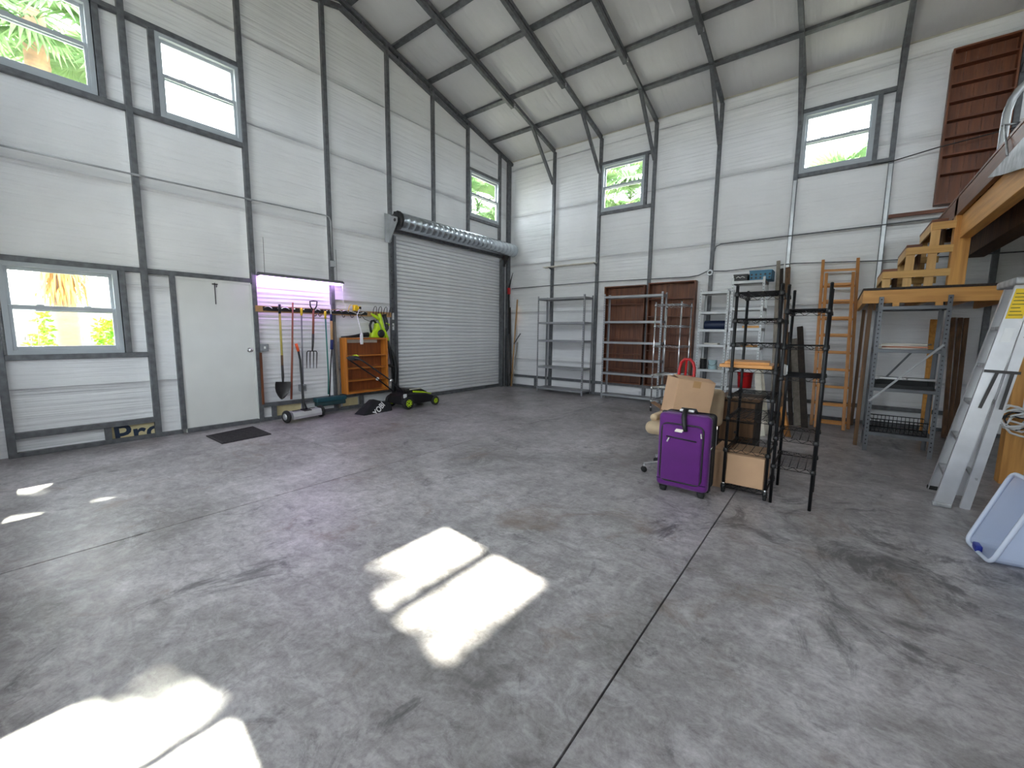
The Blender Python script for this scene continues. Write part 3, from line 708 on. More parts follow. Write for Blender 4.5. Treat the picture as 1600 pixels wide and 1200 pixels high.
for a in (Lw*.28, Lw*.72):
    mb = MB(); mb.add([sw(a-.06, -.03, .166), sw(a+.06, -.03, .166), sw(a+.06, .0, .164), sw(a-.06, 0, .164), sw(a-.06, -.03, .170), sw(a+.06, -.03, .170), sw(a+.06, 0, .168), sw(a-.06, 0, .168)], [(0, 3, 2, 1), (4, 5, 6, 7), (0, 1, 5, 4), (1, 2, 6, 5), (2, 3, 7, 6), (3, 0, 4, 7)])
    build(mb, 'print', m_black, bd)
for a in (0, Lw):
    c = sw(a, -.01, .095)
    wh = build(MB().lathe([(.055, -.026), (.088, -.022), (.095, -.010), (.095, .010), (.088, .022), (.055, .026)], 20, c, ax), 'wheel', m_rubber, t)
    build(MB().lathe([(.012, -.030), (.052, -.026), (.052, .026), (.012, .030)], 12, c, ax), 'hub', m_alum, wh)
mount = sw(Lw*.51, .02, .16)
build(MB().tube([mount, PX(474, 628, .22), PX(471, 590, .17), PX(469, 562, .14), PX(466, 548, .12)], [.035, .02, .016, .016, .016]), 'handle', m_black, t)
build(MB().tube([PX(466.3, 549, .12), PX(462.5, 537, .11)], .022), 'grip', m_orange, t)

# ------------------------------------------------------------------ orange cabinet, adapter, blower, trimmer
cy0, cy1, cz0, cz1, cdp = -4.82, -3.965, .295, 1.275, .19
t = thing('wall_cabinet', (.1, -4.34, .295), 'orange wooden open cabinet with three shelves hung under the tool rail', 'cabinet')
for y in (cy0, cy1-.03): build(MB().box(.001, y, cz0, cdp, y+.03, cz1), 'side_panel', m_orangez, t, bevel=.003)
build(MB().box(.002, cy0+.03, cz0+.03, .014, cy1-.03, cz1-.03), 'back_panel', m_cabback, t)
build(MB().box(.001, cy0+.03, cz1-.03, cdp-.005, cy1-.03, cz1), 'top_panel', m_orangey, t); build(MB().box(.001, cy0+.03, cz0, cdp-.002, cy1-.03, cz0+.03), 'bottom_panel', m_orangey, t)
for z in (.95, .73, .51): build(MB().box(.014, cy0+.03, z, cdp-.012, cy1-.03, z+.020), 'shelf', m_orangey, t)
build(MB().box(.014, cy0+.05, 1.185, .045, cy1-.13, 1.245), 'hanging_strip', m_cream, t)
t = thing('power_adapter', PX(555, 486, .06), 'yellow three-way power adapter hung on the tool rail', 'adapter')
p = PX(555, 481, .068)
build(MB().rbox(p, (.07, .07, .10), .012), 'body', m_yellow, t); build(MB().rbox(p+V((.03, .06, .0)), (.05, .05, .06), .012), 'side_outlet', m_yellow, t)
build(MB().box(p.x+.054, p.y+.04, p.z-.02, p.x+.062, p.y+.08, p.z+.02), 'plug', m_black, t)
build(MB().tube([p+V((0, -.04, .03)), p+V((.0, -.09, .05)), p+V((0, -.12, .0)), p+V((0, -.13, -.06))], .005, 6), 'loop_cord', m_yellow, t)
t = thing('power_strip', PX(565, 538, .24), 'white power strip dangling on its cord before orange cabinet', 'power strip')
build(MB().tube([p+V((.06, .05, -.02)), PX(558, 492, .14), PX(561, 505, .18), PX(564.5, 518, .22), PX(565.2, 524, .225)], .007, 6), 'cord', m_white, t)
q0, q1 = PX(565, 523, .225), PX(565, 538, .225)
build(MB().rbox((q0+q1)/2, (.03, .05, abs(q0.z-q1.z)), .008), 'body', m_white, t); build(MB().lathe([(.02, -.01), (.026, 0), (.02, .03)], 10, q0, (0, 0, 1)), 'plug', m_white, t)
t = thing('leaf_blower', PX(588, 527, .12), 'lime green leaf blower with black nozzle lying on the orange cabinet', 'leaf blower')
def bq(u, v, d=.13): return PX(u, v, d)
build(MB().tube([bq(533, 526.5), bq(545, 526), bq(556, 525), bq(566, 523.5), bq(575, 523)], [.012, .018, .026, .038, .045], 12), 'nozzle', m_black, t)
mb = MB().prism([(-4.30, 1.275), (-4.015, 1.275), (-4.015, 1.36), (-4.06, 1.41), (-4.09, 1.43), (-4.13, 1.55), (-4.18, 1.54), (-4.19, 1.44), (-4.26, 1.38)], lambda a, b, d: V((d, a, b)), .07, .18)
build(mb, 'housing', m_lime, t, bevel=.02)
build(MB().lathe([(.07, 0), (.075, .02), (.03, .03)], 16, (.175, -4.10, 1.35), (1, 0, 0)), 'air_intake', m_black, t)
build(MB().tube([(.12, -4.15, 1.53), (.12, -4.20, 1.585), (.12, -4.25, 1.575), (.12, -4.285, 1.50), (.12, -4.27, 1.40), (.12, -4.24, 1.35)], .022, 8), 'rear_handle', m_black, t)
t = thing('string_trimmer', PX(616, 612, .105), 'lime and black string trimmer hanging upside down beside roll-up door', 'trimmer')
def tq(u, v, d=None): return PX(u, v, d if d else .082 if v < 505 else .12 if v < 528 else .105)
build(MB().tube([tq(580, 490), tq(584, 493), tq(590, 497), tq(595, 500)], [.012, .028, .030, .028], 8), 'trigger_grip', m_lime, t)
build(MB().tube([tq(592.5, 490), tq(594.5, 500), tq(598, 512), tq(602, 522), tq(606, 532)], [.030, .038, .030, .036, .032], 10), 'motor_housing', m_lime, t)
build(MB().tube([tq(605, 530), tq(609, 548), tq(612, 566), tq(615, 592)], [.030, .026, .024, .022], 8), 'shaft', m_black, t)
build(MB().tube([tq(600, 491), tq(603, 502), tq(605, 513), tq(601, 521)], [.034, .040, .034, .02], 8), 'battery', m_black, t)
build(MB().tube([tq(603, 505), tq(608, 507), tq(606, 512)], [.012, .016, .012], 6), 'front_handle', m_lime, t)
build(MB().tube([tq(605, 570), tq(611, 572), tq(620, 576)], [.014, .030, .022], 8), 'auxiliary_handle', m_black, t)
build(MB().tube([tq(611, 546), tq(616, 558), tq(619, 578), tq(618, 598), tq(616, 612)], [.02, .042, .048, .042, .02], 8), 'guard', m_black, t)
build(MB().tube([PX(564, 492, .07), PX(570, 499, .06), PX(580, 503, .055), tq(590, 500, .07)], .005, 5), 'cable', m_black, t)
# ------------------------------------------------------------------ mower, bag, mat
t = thing('lawn_mower', (.6, -3.7, 0), 'black electric push lawn mower with lime wheel hubs by roll-up door', 'lawn mower')
build(MB().prism([(-4.12, .08), (-3.36, .07), (-3.30, .12), (-3.40, .20), (-3.55, .25), (-3.95, .29), (-4.12, .25)], lambda a, b, d: V((d, a, b)), .38, .80), 'deck', m_black, t, bevel=.03)
build(MB().prism([(-3.98, .27), (-3.50, .23), (-3.48, .26), (-3.62, .33), (-3.92, .36), (-4.0, .34)], lambda a, b, d: V((d, a, b)), .45, .73), 'motor_cover', m_black, t, bevel=.03)
for x in (.44, .74): build(MB().prism([(-3.84, .285), (-3.42, .205), (-3.40, .225), (-3.60, .28), (-3.84, .315)], lambda a, b, d: V((d, a, b)), x-.02, x+.02), 'side_trim', m_lime, t, bevel=.008)
build(MB().box(.798, -4.10, .21, .803, -4.03, .28), 'sticker', m_white, t)
build(MB().box(.742, -3.92, .335, .748, -3.66, .352), 'badge', m_cream, t)
for x, y, r in ((.84, -4.03, .115), (.34, -4.03, .115), (.80, -3.36, .085), (.36, -3.36, .085)):
    s_ = 1 if x > .6 else -1
    wh = build(MB().lathe([(r*.7, -.03), (r*.95, -.028), (r, -.015), (r, .015), (r*.95, .028), (r*.7, .03)], 20, (x, y, r), (1, 0, 0)), 'wheel', m_rubber, t)
    build(MB().lathe([(r*.6, -.033), (r*.62, .033), (r*.25, .036), (r*.2, .030)], 7, (x, y, r), (s_, 0, 0), False), 'hub_cap', m_lime, wh)
    for k in range(7):
        a = k*2*PI/7; build(MB().lathe([(r*.1, .034), (r*.1, .040)], 6, (x+0, y+r*.45*math.cos(a), r+r*.45*math.sin(a)), (s_, 0, 0)), 'hub_hole', m_black, wh)
hn = [(.78, -4.02, .28), (.79, -4.40, .58), (.80, -4.90, .92)]; hf = [(.42, -4.02, .28), (.41, -4.40, .58), (.40, -4.90, .92)]
build(MB().tube(hn+[(.76, -4.95, .95), (.44, -4.95, .95)]+hf[::-1], .013, 8), 'handlebar', m_black, t)
build(MB().rbox((.60, -4.93, .95), (.20, .10, .07), .02), 'switch_box', m_black, t)
build(MB().tube([(.52, -4.90, .985), (.60, -4.88, 1.0), (.68, -4.90, .985)], .010, 6), 'bail', m_lime, t)
for x in (.79, .41): build(MB().lathe([(.03, 0), (.03, .02), (.012, .03)], 10, (x+.01, -4.36, .55), (1 if x > .6 else -1, 0, 0)), 'clamp_knob', m_white if x < .6 else m_chrome, t)
build(MB().tube([(.78, -4.3, .5), (.62, -4.15, .42), (.6, -4.0, .34)], .006, 5), 'cable', m_black, t)
# bag
b0 = [PZ(553, 647.5), PZ(569, 650), PZ(613.5, 641.5)]
A_ = b0[0]; B_ = b0[1]; C_ = b0[2]; dirb = (C_-B_)
mb = MB()
vsb = [A_, B_, C_, V((.42, C_.y+.0, 0)), V((.36, A_.y+.16, 0)),
       V((.50, -4.62, .27)), V((.70, -4.64, .265)), V((.66, -4.22, .235)), V((.46, -4.22, .235)), V((.62, -4.80, .14))]
vsb[5:] = [PX(577, 624, .45), PX(583, 623.5, .62), PX(611, 630, .62), PX(609, 629, .42), PX(566, 638, .50)]
mb.add(vsb, [(0, 4, 3, 2, 1), (0, 1, 6, 5), (1, 2, 7, 6), (2, 3, 8, 7), (3, 4, 5, 8), (4, 0, 5), (5, 6, 7, 8)])
mb.v.pop(); 
bag = tag(build(mb, 'grass_bag', m_blkfab, bevel=.015), 'black fabric grass catcher bag with white lettering on the floor', 'bag')
pa, pb_, pc, pd = vsb[1], vsb[2], vsb[7], vsb[6]
ex = ((pb_-pa)).normalized(); n_ = ex.cross(pd-pa).normalized()
if n_.x < 0: n_ = -n_
ey = n_.cross(ex); cen = (pa*.36+pb_*.27+pc*.20+pd*.17)+n_*.006
R3 = Matrix((( ex.x, ey.x, n_.x, cen.x), (ex.y, ey.y, n_.y, cen.y), (ex.z, ey.z, n_.z, cen.z), (0, 0, 0, 1)))
text_mesh('YOBI', .135, R3 @ Matrix.Rotation(math.radians(33), 4, 'Z'), 'lettering', m_white, bag, bold=.003)
mp_ = [PZ(322, 682), PZ(347, 694), PZ(424, 679), PZ(395, 667)]
mb = MB().add([p for p in mp_]+[p+V((0, 0, .012)) for p in mp_], [(3, 2, 1, 0), (4, 5, 6, 7)]+[(i, (i+1) % 4, 4+(i+1) % 4, 4+i) for i in range(4)])
dm = thing('door_mat', (mp_[0]+mp_[2])/2, 'dark ribbed rubber door mat in front of the entry door', 'mat')
build(mb, 'base', m_mat, dm)
for k in range(9):
    f = (k+.7)/9.4; a = mp_[0].lerp(mp_[1], f); b = mp_[3].lerp(mp_[2], f); d = (b-a).normalized()*.03
    build(MB().bar(a+d+V((0, 0, .014)), b-d+V((0, 0, .014)), .022, .006), 'rib', m_mat, dm)

# ------------------------------------------------------------------ poles in the corner
def leanbar(name, mat, a, b, w_, h_, label, cat, group=None): return tag(build(MB().bar(a, b, w_, h_, (1, 1, 0)), name, mat), label, cat, group)
leanbar('fence_post', m_blackm, (.10, -.21, 0), (.02, -.20, 1.50), .05, .03, 'black steel fence post standing nearest the roll-up door track', 'post')
leanbar('fence_post', m_steel, (.10, -.145, 0), (.02, -.14, 1.30), .04, .04, 'short dark fence post in the corner bundle beside the door track', 'post')
leanbar('fence_post', m_oldwood2, (.10, -.065, 0), (.018, -.03, 2.05), .035, .035, 'tall dark wooden stake standing in the corner behind pale pole', 'stake')
tag(build(MB().tube([(.17, -.14, 0), (.205, .035, 2.25)], .018), 'wooden_pole', m_tan), 'pale round wooden pole leaning into the corner of the walls', 'pole')
leanbar('wood_strip', m_greywood, (.222, -.17, 0), (.226, .035, 1.15), .03, .02, 'short grey wood strip leaning below the pale corner pole', 'strip')
tag(build(MB().tube([(.193, -.078, 1.10), (.28, -.075, 1.22), (.40, -.07, 1.38)], .012), 'bent_rod', m_black), 'short bent black rod sticking out beside the pale corner pole', 'rod')
t = thing('pole_saw', (.03, -.115, 1.35), 'red and black long reach lopper hung on the corner post', 'pole saw')
build(MB().tube([(.055, -.10, 1.36), (.013, -.10, 2.55)], .014), 'shaft', m_black, t); build(MB().rbox((.034, -.105, 2.46), (.07, .07, .17), .02), 'head', m_red, t); build(MB().tube([(.034, -.105, 2.5), (.075, -.075, 2.75), (.12, -.06, 2.92)], [.02, .014, .006]), 'blade', m_black, t)

# ------------------------------------------------------------------ boltless racks on the back wall
def bolt_rack(name, x0, x1, yf, yb, hgt, levels, mat, label, group=None, pw=.035, th=.045, deck=None, slots=True, beams_only=()):
    t = thing(name, ((x0+x1)/2, (yf+yb)/2, 0), label, 'shelving rack', group)
    for i, x in enumerate((x0, x1)):
        for j, y in enumerate((yf, yb)):
            sx = 1 if i == 0 else -1; sy = 1 if j == 0 else -1
            mb = MB(); mb.prism([(x, y), (x+sx*pw, y), (x+sx*pw, y+sy*.004), (x+sx*.004, y+sy*.004), (x+sx*.004, y+sy*pw), (x, y+sy*pw)], lambda a, b, d: V((a, b, d)), 0, hgt)
            po = build(mb, 'post', mat, t)
            if slots and j == 0:
                ms = MB(); z = .08
                while z < hgt-.03: ms.box(x+sx*pw*.35, y-.0015, z, x+sx*pw*.68, y+.001, z+.016); z += .05
                build(ms, 'slots', m_black, po)['kind'] = 'stuff'
    for k, z in enumerate(levels):
        mb = MB().box(x0+.004, yf-.003, z-th, x1-.004, yf+.012, z)
        mb.box(x0+.004, yb-.012, z-th, x1-.004, yb, z) if False else None
        s_ = build(mb, 'shelf', mat, t, bevel=.002)
        build(MB().box(x0+.004, yf+.012, z-.013, x1-.004, yb-.004, z-.001), 'deck', deck or mat, s_)
        for x in (x0+.006, x1-.016): build(MB().box(x, yf+.012, z-th, x+.010, yb-.004, z-.013), 'side_beam', mat, s_)
        build(MB().box(x0+.016, yb-.014, z-th, x1-.016, yb-.004, z-.013), 'back_beam', mat, s_)
    return t
bolt_rack('storage_rack', 1.185, 2.42, -.46, -.05, 2.25, [.11, .615, 1.24, 1.655, 2.205], m_rack, 'empty grey five-shelf rack below the narrow high wall shelf')
bolt_rack('storage_rack', 2.855, 4.10, -.42, -.16, 2.23, [.11, .575, .875, 1.235, 1.665, 2.185], m_rack, 'empty grey six-shelf rack in front of the brown bookcases')
bolt_rack('storage_rack', 4.79, 5.28, -.50, -.08, 2.22, [.12, .44, .77, 1.225, 1.50, 1.82, 2.18], m_rackl, 'pale grey rack holding paint cans and a dark blue roll')
bolt_rack('storage_rack', 5.36, 5.85, -.80, -.35, 2.35, [.15, .50, .83, 1.20, 1.52, 1.86, 2.30], m_rackl, 'tall pale grey rack with blue crate on top')
# brown bookcases fixed to the wall
def bookcase(name, x0, x1, z0, z1, levels, label, depth=.13, yb=.063, back='x'):
    t = thing(name, ((x0+x1)/2, yb, z0), label, 'bookcase')
    yf = yb-depth
    for x in (x0, x1-.022): build(MB().box(x, yf, z0, x+.022, yb, z1), 'side_panel', m_brownz, t)
    build(MB().box(x0+.022, yf, z1-.022, x1-.022, yb, z1), 'top_panel', m_brownx, t); build(MB().box(x0+.022, yf, z0, x1-.022, yb, z0+.022), 'bottom_panel', m_brownx, t)
    n_ = max(2, int((x1-x0)/.11)); wd = (x1-x0-.044)/n_
    for k in range(n_): build(MB().box(x0+.022+k*wd+.001, yb-.014, z0+.022, x0+.022+(k+1)*wd-.001, yb-.004-(k % 2)*.002, z1-.022), 'back_plank', m_brownz, t)
    for z in levels: build(MB().box(x0+.022, yf+.012, z, x1-.022, yb-.014, z+.018), 'shelf', m_brownx, t)
    return t
bookcase('bookcase', 2.70, RX[2]-.036, .32, 2.42, [.62, .95, 1.28, 1.60, 2.02], 'dark brown wooden bookcase left of the post behind six-shelf rack', depth=.16)
bookcase('bookcase', RX[2]+.036, 4.60, .32, 2.445, [.70, 1.05, 1.40, 1.75, 2.10], 'dark brown wooden bookcase right of the post behind chrome wire rack', depth=.16)
bookcase('bookcase', 7.795, 8.44, 3.30, 5.37, [3.71, 3.96, 4.20, 4.43, 4.67, 4.90, 5.14], 'tall brown wooden bookcase mounted high on the wall at loft level', depth=.14)

# ------------------------------------------------------------------ wire racks
def wire_shelf(t, x0, x1, y0, y1, z, mat, r=.0035, step=.028, truss=.030):
    mb = MB()
    for zz, rr in ((z, r), (z-truss, r)): mb.tube([(x0, y0, zz), (x1, y0, zz), (x1, y1, zz), (x0, y1, zz)], rr, 5, closed=True)
    s_ = build(mb, 'shelf', mat, t)
    s_['kind'] = 'stuff'
    zg = MB()
    for (a, b) in (((x0, y0), (x1, y0)), ((x0, y1), (x1, y1)), ((x0, y0), (x0, y1)), ((x1, y0), (x1, y1))):
        n_ = max(4, int(math.hypot(b[0]-a[0], b[1]-a[1])/.04)); pts = [(a[0]+(b[0]-a[0])*k/n_, a[1]+(b[1]-a[1])*k/n_, z if k % 2 else z-truss) for k in range(n_+1)]
        zg.tube(pts, r*.75, 4)
    build(zg, 'truss', mat, s_)['kind'] = 'stuff'
    gr = MB(); n_ = int((y1-y0)/step)
    for k in range(1, n_): y = y0+(y1-y0)*k/n_; gr.tube([(x0, y, z), (x1, y, z)], r*.62, 4)
    for f in (.2, .4, .6, .8): gr.tube([(x0+(x1-x0)*f, y0, z-.004), (x0+(x1-x0)*f, y1, z-.004)], r*.8, 4)
    build(gr, 'wire_grid', mat, s_)['kind'] = 'stuff'
def wire_rack(name, x0, x1, y0, y1, hgt, levels, mat, label, r=.0125, casters=True, base=.0, step=.028):
    t = thing(name, ((x0+x1)/2, (y0+y1)/2, 0), label, 'wire rack')
    zb = .10 if casters else base
    for x in (x0, x1):
        for y in (y0, y1):
            po = build(MB().tube([(x, y, zb), (x, y, hgt)], r, 10), 'post', mat, t)
            build(MB().lathe([(r, 0), (r*1.1, .004), (r*.6, .012)], 8, (x, y, hgt)), 'cap', m_black, po)
            if casters:
                cs = build(MB().lathe([(.012, .055), (.012, .10)], 8, (x, y, 0)), 'caster', m_chrome, t)
                build(MB().lathe([(.012, -.012), (.030, -.012), (.033, 0), (.030, .012), (.012, .012)], 14, (x, y+.015, .033), (1, 0, 0)), 'wheel', m_rubber, cs)
                build(MB().prism([(y-.012, .075), (y+.022, .075), (y+.02, .03), (y+.01, .03)], lambda a, b, d: V((d, a, b)), x-.018, x+.018), 'fork', m_steel, cs)
            for z in levels: build(MB().lathe([(r*1.5, -.034), (r*1.75, -.03), (r*1.45, .002)], 8, (x, y, z)), 'collar', m_black if mat is m_blackm else m_chrome, po)
    for z in levels: wire_shelf(t, x0, x1, y0, y1, z, mat, step=step)
    return t
wire_rack('wire_rack', 4.26, 4.70, -1.27, -.66, 1.96, [.21, .445, .68, 1.20, 1.555, 1.925], m_chrome, 'chrome wire rack on casters in front of the brown bookcase')
wire_rack('wire_rack', 6.15, 6.472, -4.775, -4.245, 1.80, [.085, .41, .695, .88, 1.115, 1.33, 1.535, 1.755], m_blackm, 'black wire rack on casters holding cardboard box and orange boards', step=.046)
wire_rack('wire_rack', 6.515, 6.785, -4.765, -4.235, 1.79, [.333, .57, 1.07, 1.32, 1.606], m_blackm, 'empty black wire rack standing beside the rack with the cardboard box', casters=False, step=.046)

# ------------------------------------------------------------------ boxes
def carton(name, c, size, rotz=0, tilt=0, mat=None, label='', open_gap=0, lid=False):
    M_ = Matrix.Translation(V(c)) @ Matrix.Rotation(rotz, 4, 'Z') @ Matrix.Rotation(tilt, 4, 'Y')
    t = thing(name, c, label, 'box'); sx, sy, sz = size; mat = mat or m_card
    mb = MB().box(-sx/2, -sy/2, 0, sx/2, sy/2, sz*.985); build(mb.xf(M_), 'body', mat, t, bevel=.004)
    hf = sy/2
    for s in (-1, 1):
        a = math.radians(open_gap) if s < 0 else math.radians(open_gap*.4)
        f = MB().box(-sx/2, 0, 0, sx/2, hf-.002, .004)
        Mf = Matrix.Translation(V((0, s*sy/2, sz*.987))) @ Matrix.Rotation(PI if s > 0 else 0, 4, 'Z') @ Matrix.Rotation(a, 4, 'X')
        build(f.xf(M_ @ Mf), 'flap', mat, t)
    return t
carton('cardboard_box', (6.308, -4.54, .088), (.29, .44, .27), mat=m_card, label='plain cardboard box on the bottom shelf of the black rack')
b_ = carton('cardboard_box', (5.71, -4.525, .612), (.35, .31, .36), rotz=math.radians(36), tilt=math.radians(8), label='closed cardboard box with taped top resting on the beige chair', open_gap=9)
bc = V((5.71, -4.525, .612))
Mb = Matrix.Translation(bc) @ Matrix.Rotation(math.radians(36), 4, 'Z') @ Matrix.Rotation(math.radians(8), 4, 'Y')
build(MB().box(-.03, -.1575, .29, .04, -.15, .352).xf(Mb), 'tape', m_tan, b_)
carton('cardboard_box', (6.077, -4.48, 0), (.094, .36, .36), mat=m_card, label='cardboard box on the floor between purple suitcase and black rack')
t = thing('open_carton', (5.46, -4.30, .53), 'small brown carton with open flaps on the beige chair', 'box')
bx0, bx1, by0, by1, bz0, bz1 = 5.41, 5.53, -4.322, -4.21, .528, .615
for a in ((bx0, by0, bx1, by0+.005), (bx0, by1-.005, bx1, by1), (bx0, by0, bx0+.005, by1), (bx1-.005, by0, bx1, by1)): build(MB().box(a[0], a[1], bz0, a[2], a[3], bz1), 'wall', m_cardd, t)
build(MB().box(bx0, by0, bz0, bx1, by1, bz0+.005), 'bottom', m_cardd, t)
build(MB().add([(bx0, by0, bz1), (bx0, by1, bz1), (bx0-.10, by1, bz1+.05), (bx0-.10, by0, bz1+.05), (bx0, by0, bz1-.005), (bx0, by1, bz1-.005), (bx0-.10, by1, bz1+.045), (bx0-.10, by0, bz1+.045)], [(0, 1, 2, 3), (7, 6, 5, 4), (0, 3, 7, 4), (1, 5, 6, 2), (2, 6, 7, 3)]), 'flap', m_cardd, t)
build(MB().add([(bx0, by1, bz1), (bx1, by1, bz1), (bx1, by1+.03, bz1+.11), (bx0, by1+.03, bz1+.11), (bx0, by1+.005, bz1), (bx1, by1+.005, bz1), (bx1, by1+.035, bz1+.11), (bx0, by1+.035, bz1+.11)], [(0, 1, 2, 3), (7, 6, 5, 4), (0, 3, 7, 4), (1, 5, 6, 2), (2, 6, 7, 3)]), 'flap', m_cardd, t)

# ------------------------------------------------------------------ suitcase
sx0, sx1, sy0, sy1 = 5.655, 6.085, -5.10, -4.83
t = thing('suitcase', (5.87, -4.96, 0), 'upright purple fabric suitcase with black trim and spinner wheels', 'suitcase')
build(MB().rbox(((sx0+sx1)/2, sy0+.05, .385), (sx1-sx0, .10, .66), .04, 4), 'front_shell', m_purple, t)
build(MB().rbox(((sx0+sx1)/2, sy0+.115, .385), (sx1-sx0+.012, .035, .67), .016, 3), 'zip_band', m_black, t)
build(MB().rbox(((sx0+sx1)/2, sy1-.075, .385), (sx1-sx0, .15, .66), .04, 4), 'rear_shell', m_blkfab, t)
build(MB().rbox(((sx0+sx1)/2, sy0+.14, .69), (sx1-sx0-.06, .16, .05), .02, 3), 'top_panel', m_purple, t)
def frame_tube(x0, x1, z0, z1, y, r, name, mat, rc=.05):
    pts = []
    for cx, cz, a0 in ((x1-rc, z1-rc, 0), (x0+rc, z1-rc, 90), (x0+rc, z0+rc, 180), (x1-rc, z0+rc, 270)):
        for k in range(5): a = math.radians(a0+k*22.5); pts.append((cx+rc*math.cos(a), y, cz+rc*math.sin(a)))
    return build(MB().tube(pts, r, 6, closed=True), name, mat, t)
build(MB().rbox((5.86, sy0+.004, .37), (.33, .035, .50), .015, 3), 'front_pocket', m_purple, t)
frame_tube(5.690, 6.035, .115, .63, sy0-.002, .007, 'pocket_zip', m_black)
build(MB().tube([(5.735, sy0-.016, .515), (5.985, sy0-.016, .50)], .006, 6), 'zip', m_black, t)
build(MB().bar((5.76, sy0-.018, .505), (5.745, sy0-.024, .468), .012, .005, (0, 1, 0)), 'zip_pull', m_chrome, t)
build(MB().bar((6.015, sy0-.01, .575), (6.022, sy0-.014, .535), .010, .005, (0, 1, 0)), 'zip_pull', m_chrome, t)
build(MB().add([(5.80, sy0-.0165, .565), (5.862, sy0-.0165, .562), (5.878, sy0-.0165, .59), (5.815, sy0-.0165, .592), (5.80, sy0-.012, .565), (5.862, sy0-.012, .562), (5.878, sy0-.012, .59), (5.815, sy0-.012, .592)], [(0, 1, 2, 3), (0, 4, 5, 1), (1, 5, 6, 2), (2, 6, 7, 3), (3, 7, 4, 0)]), 'name_plate', m_chrome, t)
build(MB().tube([(sx0+.01, sy0-.003, .125), (sx1-.01, sy0-.003, .125)], .004, 6), 'piping', m_purpled, t)
build(MB().tube([(5.80, sy0+.13, .715), (5.815, sy0+.13, .745), (5.93, sy0+.13, .745), (5.945, sy0+.13, .715)], .013, 8), 'carry_handle', m_black, t)
build(MB().tube([(5.87, sy0+.12, .745), (5.865, sy0+.04, .75), (5.872, sy0-.015, .69), (5.885, sy0-.028, .62), (5.895, sy0-.03, .58)], [.012, .020, .022, .018, .018], 6), 'luggage_tag', m_black, t)
for dx in (-.035, .035): build(MB().rbox((5.87+dx, sy0+.08, .742), (.05, .03, .02), .008), 'ribbon', m_white, t)
build(MB().tube([(sx1+.004, sy0+.03, .44), (sx1+.012, sy0+.05, .47), (sx1+.004, sy0+.07, .44)], .005, 5), 'side_pull', m_chrome, t)
for x in (sx0+.06, sx1-.05):
    for y in (sy0+.045, sy1-.045):
        wh = build(MB().lathe([(.008, -.022), (.027, -.022), (.030, 0), (.027, .022), (.008, .022)], 14, (x, y, .030), (1, 0, 0)), 'wheel', m_rubber, t)
        build(MB().prism([(y-.03, .07), (y+.03, .07), (y+.012, .025), (y-.012, .025)], lambda a, b, d: V((d, a, b)), x-.030, x+.030), 'wheel_housing', m_black, wh)
build(MB().tube([(5.645, -4.86, .20), (5.615, -4.86, .24), (5.61, -4.86, .30), (5.645, -4.86, .35)], .016, 8), 'side_handle', m_black, t)

# ------------------------------------------------------------------ beige chair
cc = V((5.66, -4.475, 0))
t = thing('office_chair', cc, 'beige padded office chair on casters behind the purple suitcase', 'chair')
build(MB().rbox(cc+V((0, 0, .47)), (.54, .50, .13), .06, 4), 'seat', m_beige, t)
build(MB().rbox(cc+V((.13, .305, .66)), (.42, .12, .38), .058, 4, M_=Matrix.Rotation(math.radians(-7), 3, 'X')), 'backrest', m_beige, t)
for s in (-1, 1): build(MB().rbox(cc+V((s*.215, 0, .56)), (.08, .30, .07), .04, 4), 'armrest', m_beige, t); build(MB().tube([cc+V((s*.215, 0, .54)), cc+V((s*.215, 0, .44))], .02, 8), 'arm_post', m_black, t)
build(MB().lathe([(.05, .10), (.035, .14), (.025, .16), (.025, .40), (.10, .41)], 12, cc), 'column', m_black, t)
a0 = math.atan2(-4.671-cc.y, 5.396-cc.x)
for k in range(5):
    a = a0+k*2*PI/5; e = cc+V((.33*math.cos(a), .33*math.sin(a), .085))
    lg = build(MB().bar(cc+V((0, 0, .125)), e, .035, .022), 'base_leg', m_alumd, t)
    build(MB().lathe([(.006, -.022), (.026, -.022), (.029, 0), (.026, .022), (.006, .022)], 14, (e.x, e.y, .029), (-math.sin(a), math.cos(a), 0)), 'caster', m_rubber, lg)
    build(MB().lathe([(.006, .03), (.006, .08)], 6, (e.x, e.y, 0)), 'caster_stem', m_chrome, lg)

# ------------------------------------------------------------------ hand truck, nightstand, boards
t = thing('hand_truck', (5.31, -3.0, 0), 'red metal hand truck standing behind the beige chair', 'hand truck')
for y, w_ in ((-3.0, .095),):
    build(MB().tube([(5.31-w_, y-.12, .12), (5.31-w_, y, .95), (5.31-w_+.02, y, 1.03), (5.31-w_+.06, y, 1.075), (5.31+w_-.06, y, 1.075), (5.31+w_-.02, y, 1.03), (5.31+w_, y, .95), (5.31+w_, y-.12, .12)], .019, 10), 'frame', m_red, t)
build(MB().tube([(5.31-.01, -3.1, .15), (5.31-.01, -3.0, 1.06)], .014, 8), 'centre_bar', m_red, t)
for z in (.35, .6, .85): build(MB().tube([(5.31-.1, -3.12+.12*(z-.12)/.83, z), (5.31+.1, -3.12+.12*(z-.12)/.83, z)], .012, 8), 'cross_bar', m_red, t)
build(MB().box(5.15, -3.34, .01, 5.47, -3.12, .022), 'toe_plate', m_red, t)
for s in (-1, 1): build(MB().lathe([(.03, -.03), (.115, -.03), (.12, 0), (.115, .03), (.03, .03)], 16, (5.31+s*.20, -3.0, .12), (1, 0, 0)), 'wheel', m_rubber, t)
build(MB().tube([(5.11, -3.0, .12), (5.51, -3.0, .12)], .012, 8), 'axle', m_steel, t)
t = thing('nightstand', (6.08, -3.9, 0), 'dark brown wooden cabinet half hidden behind the black wire rack', 'cabinet')
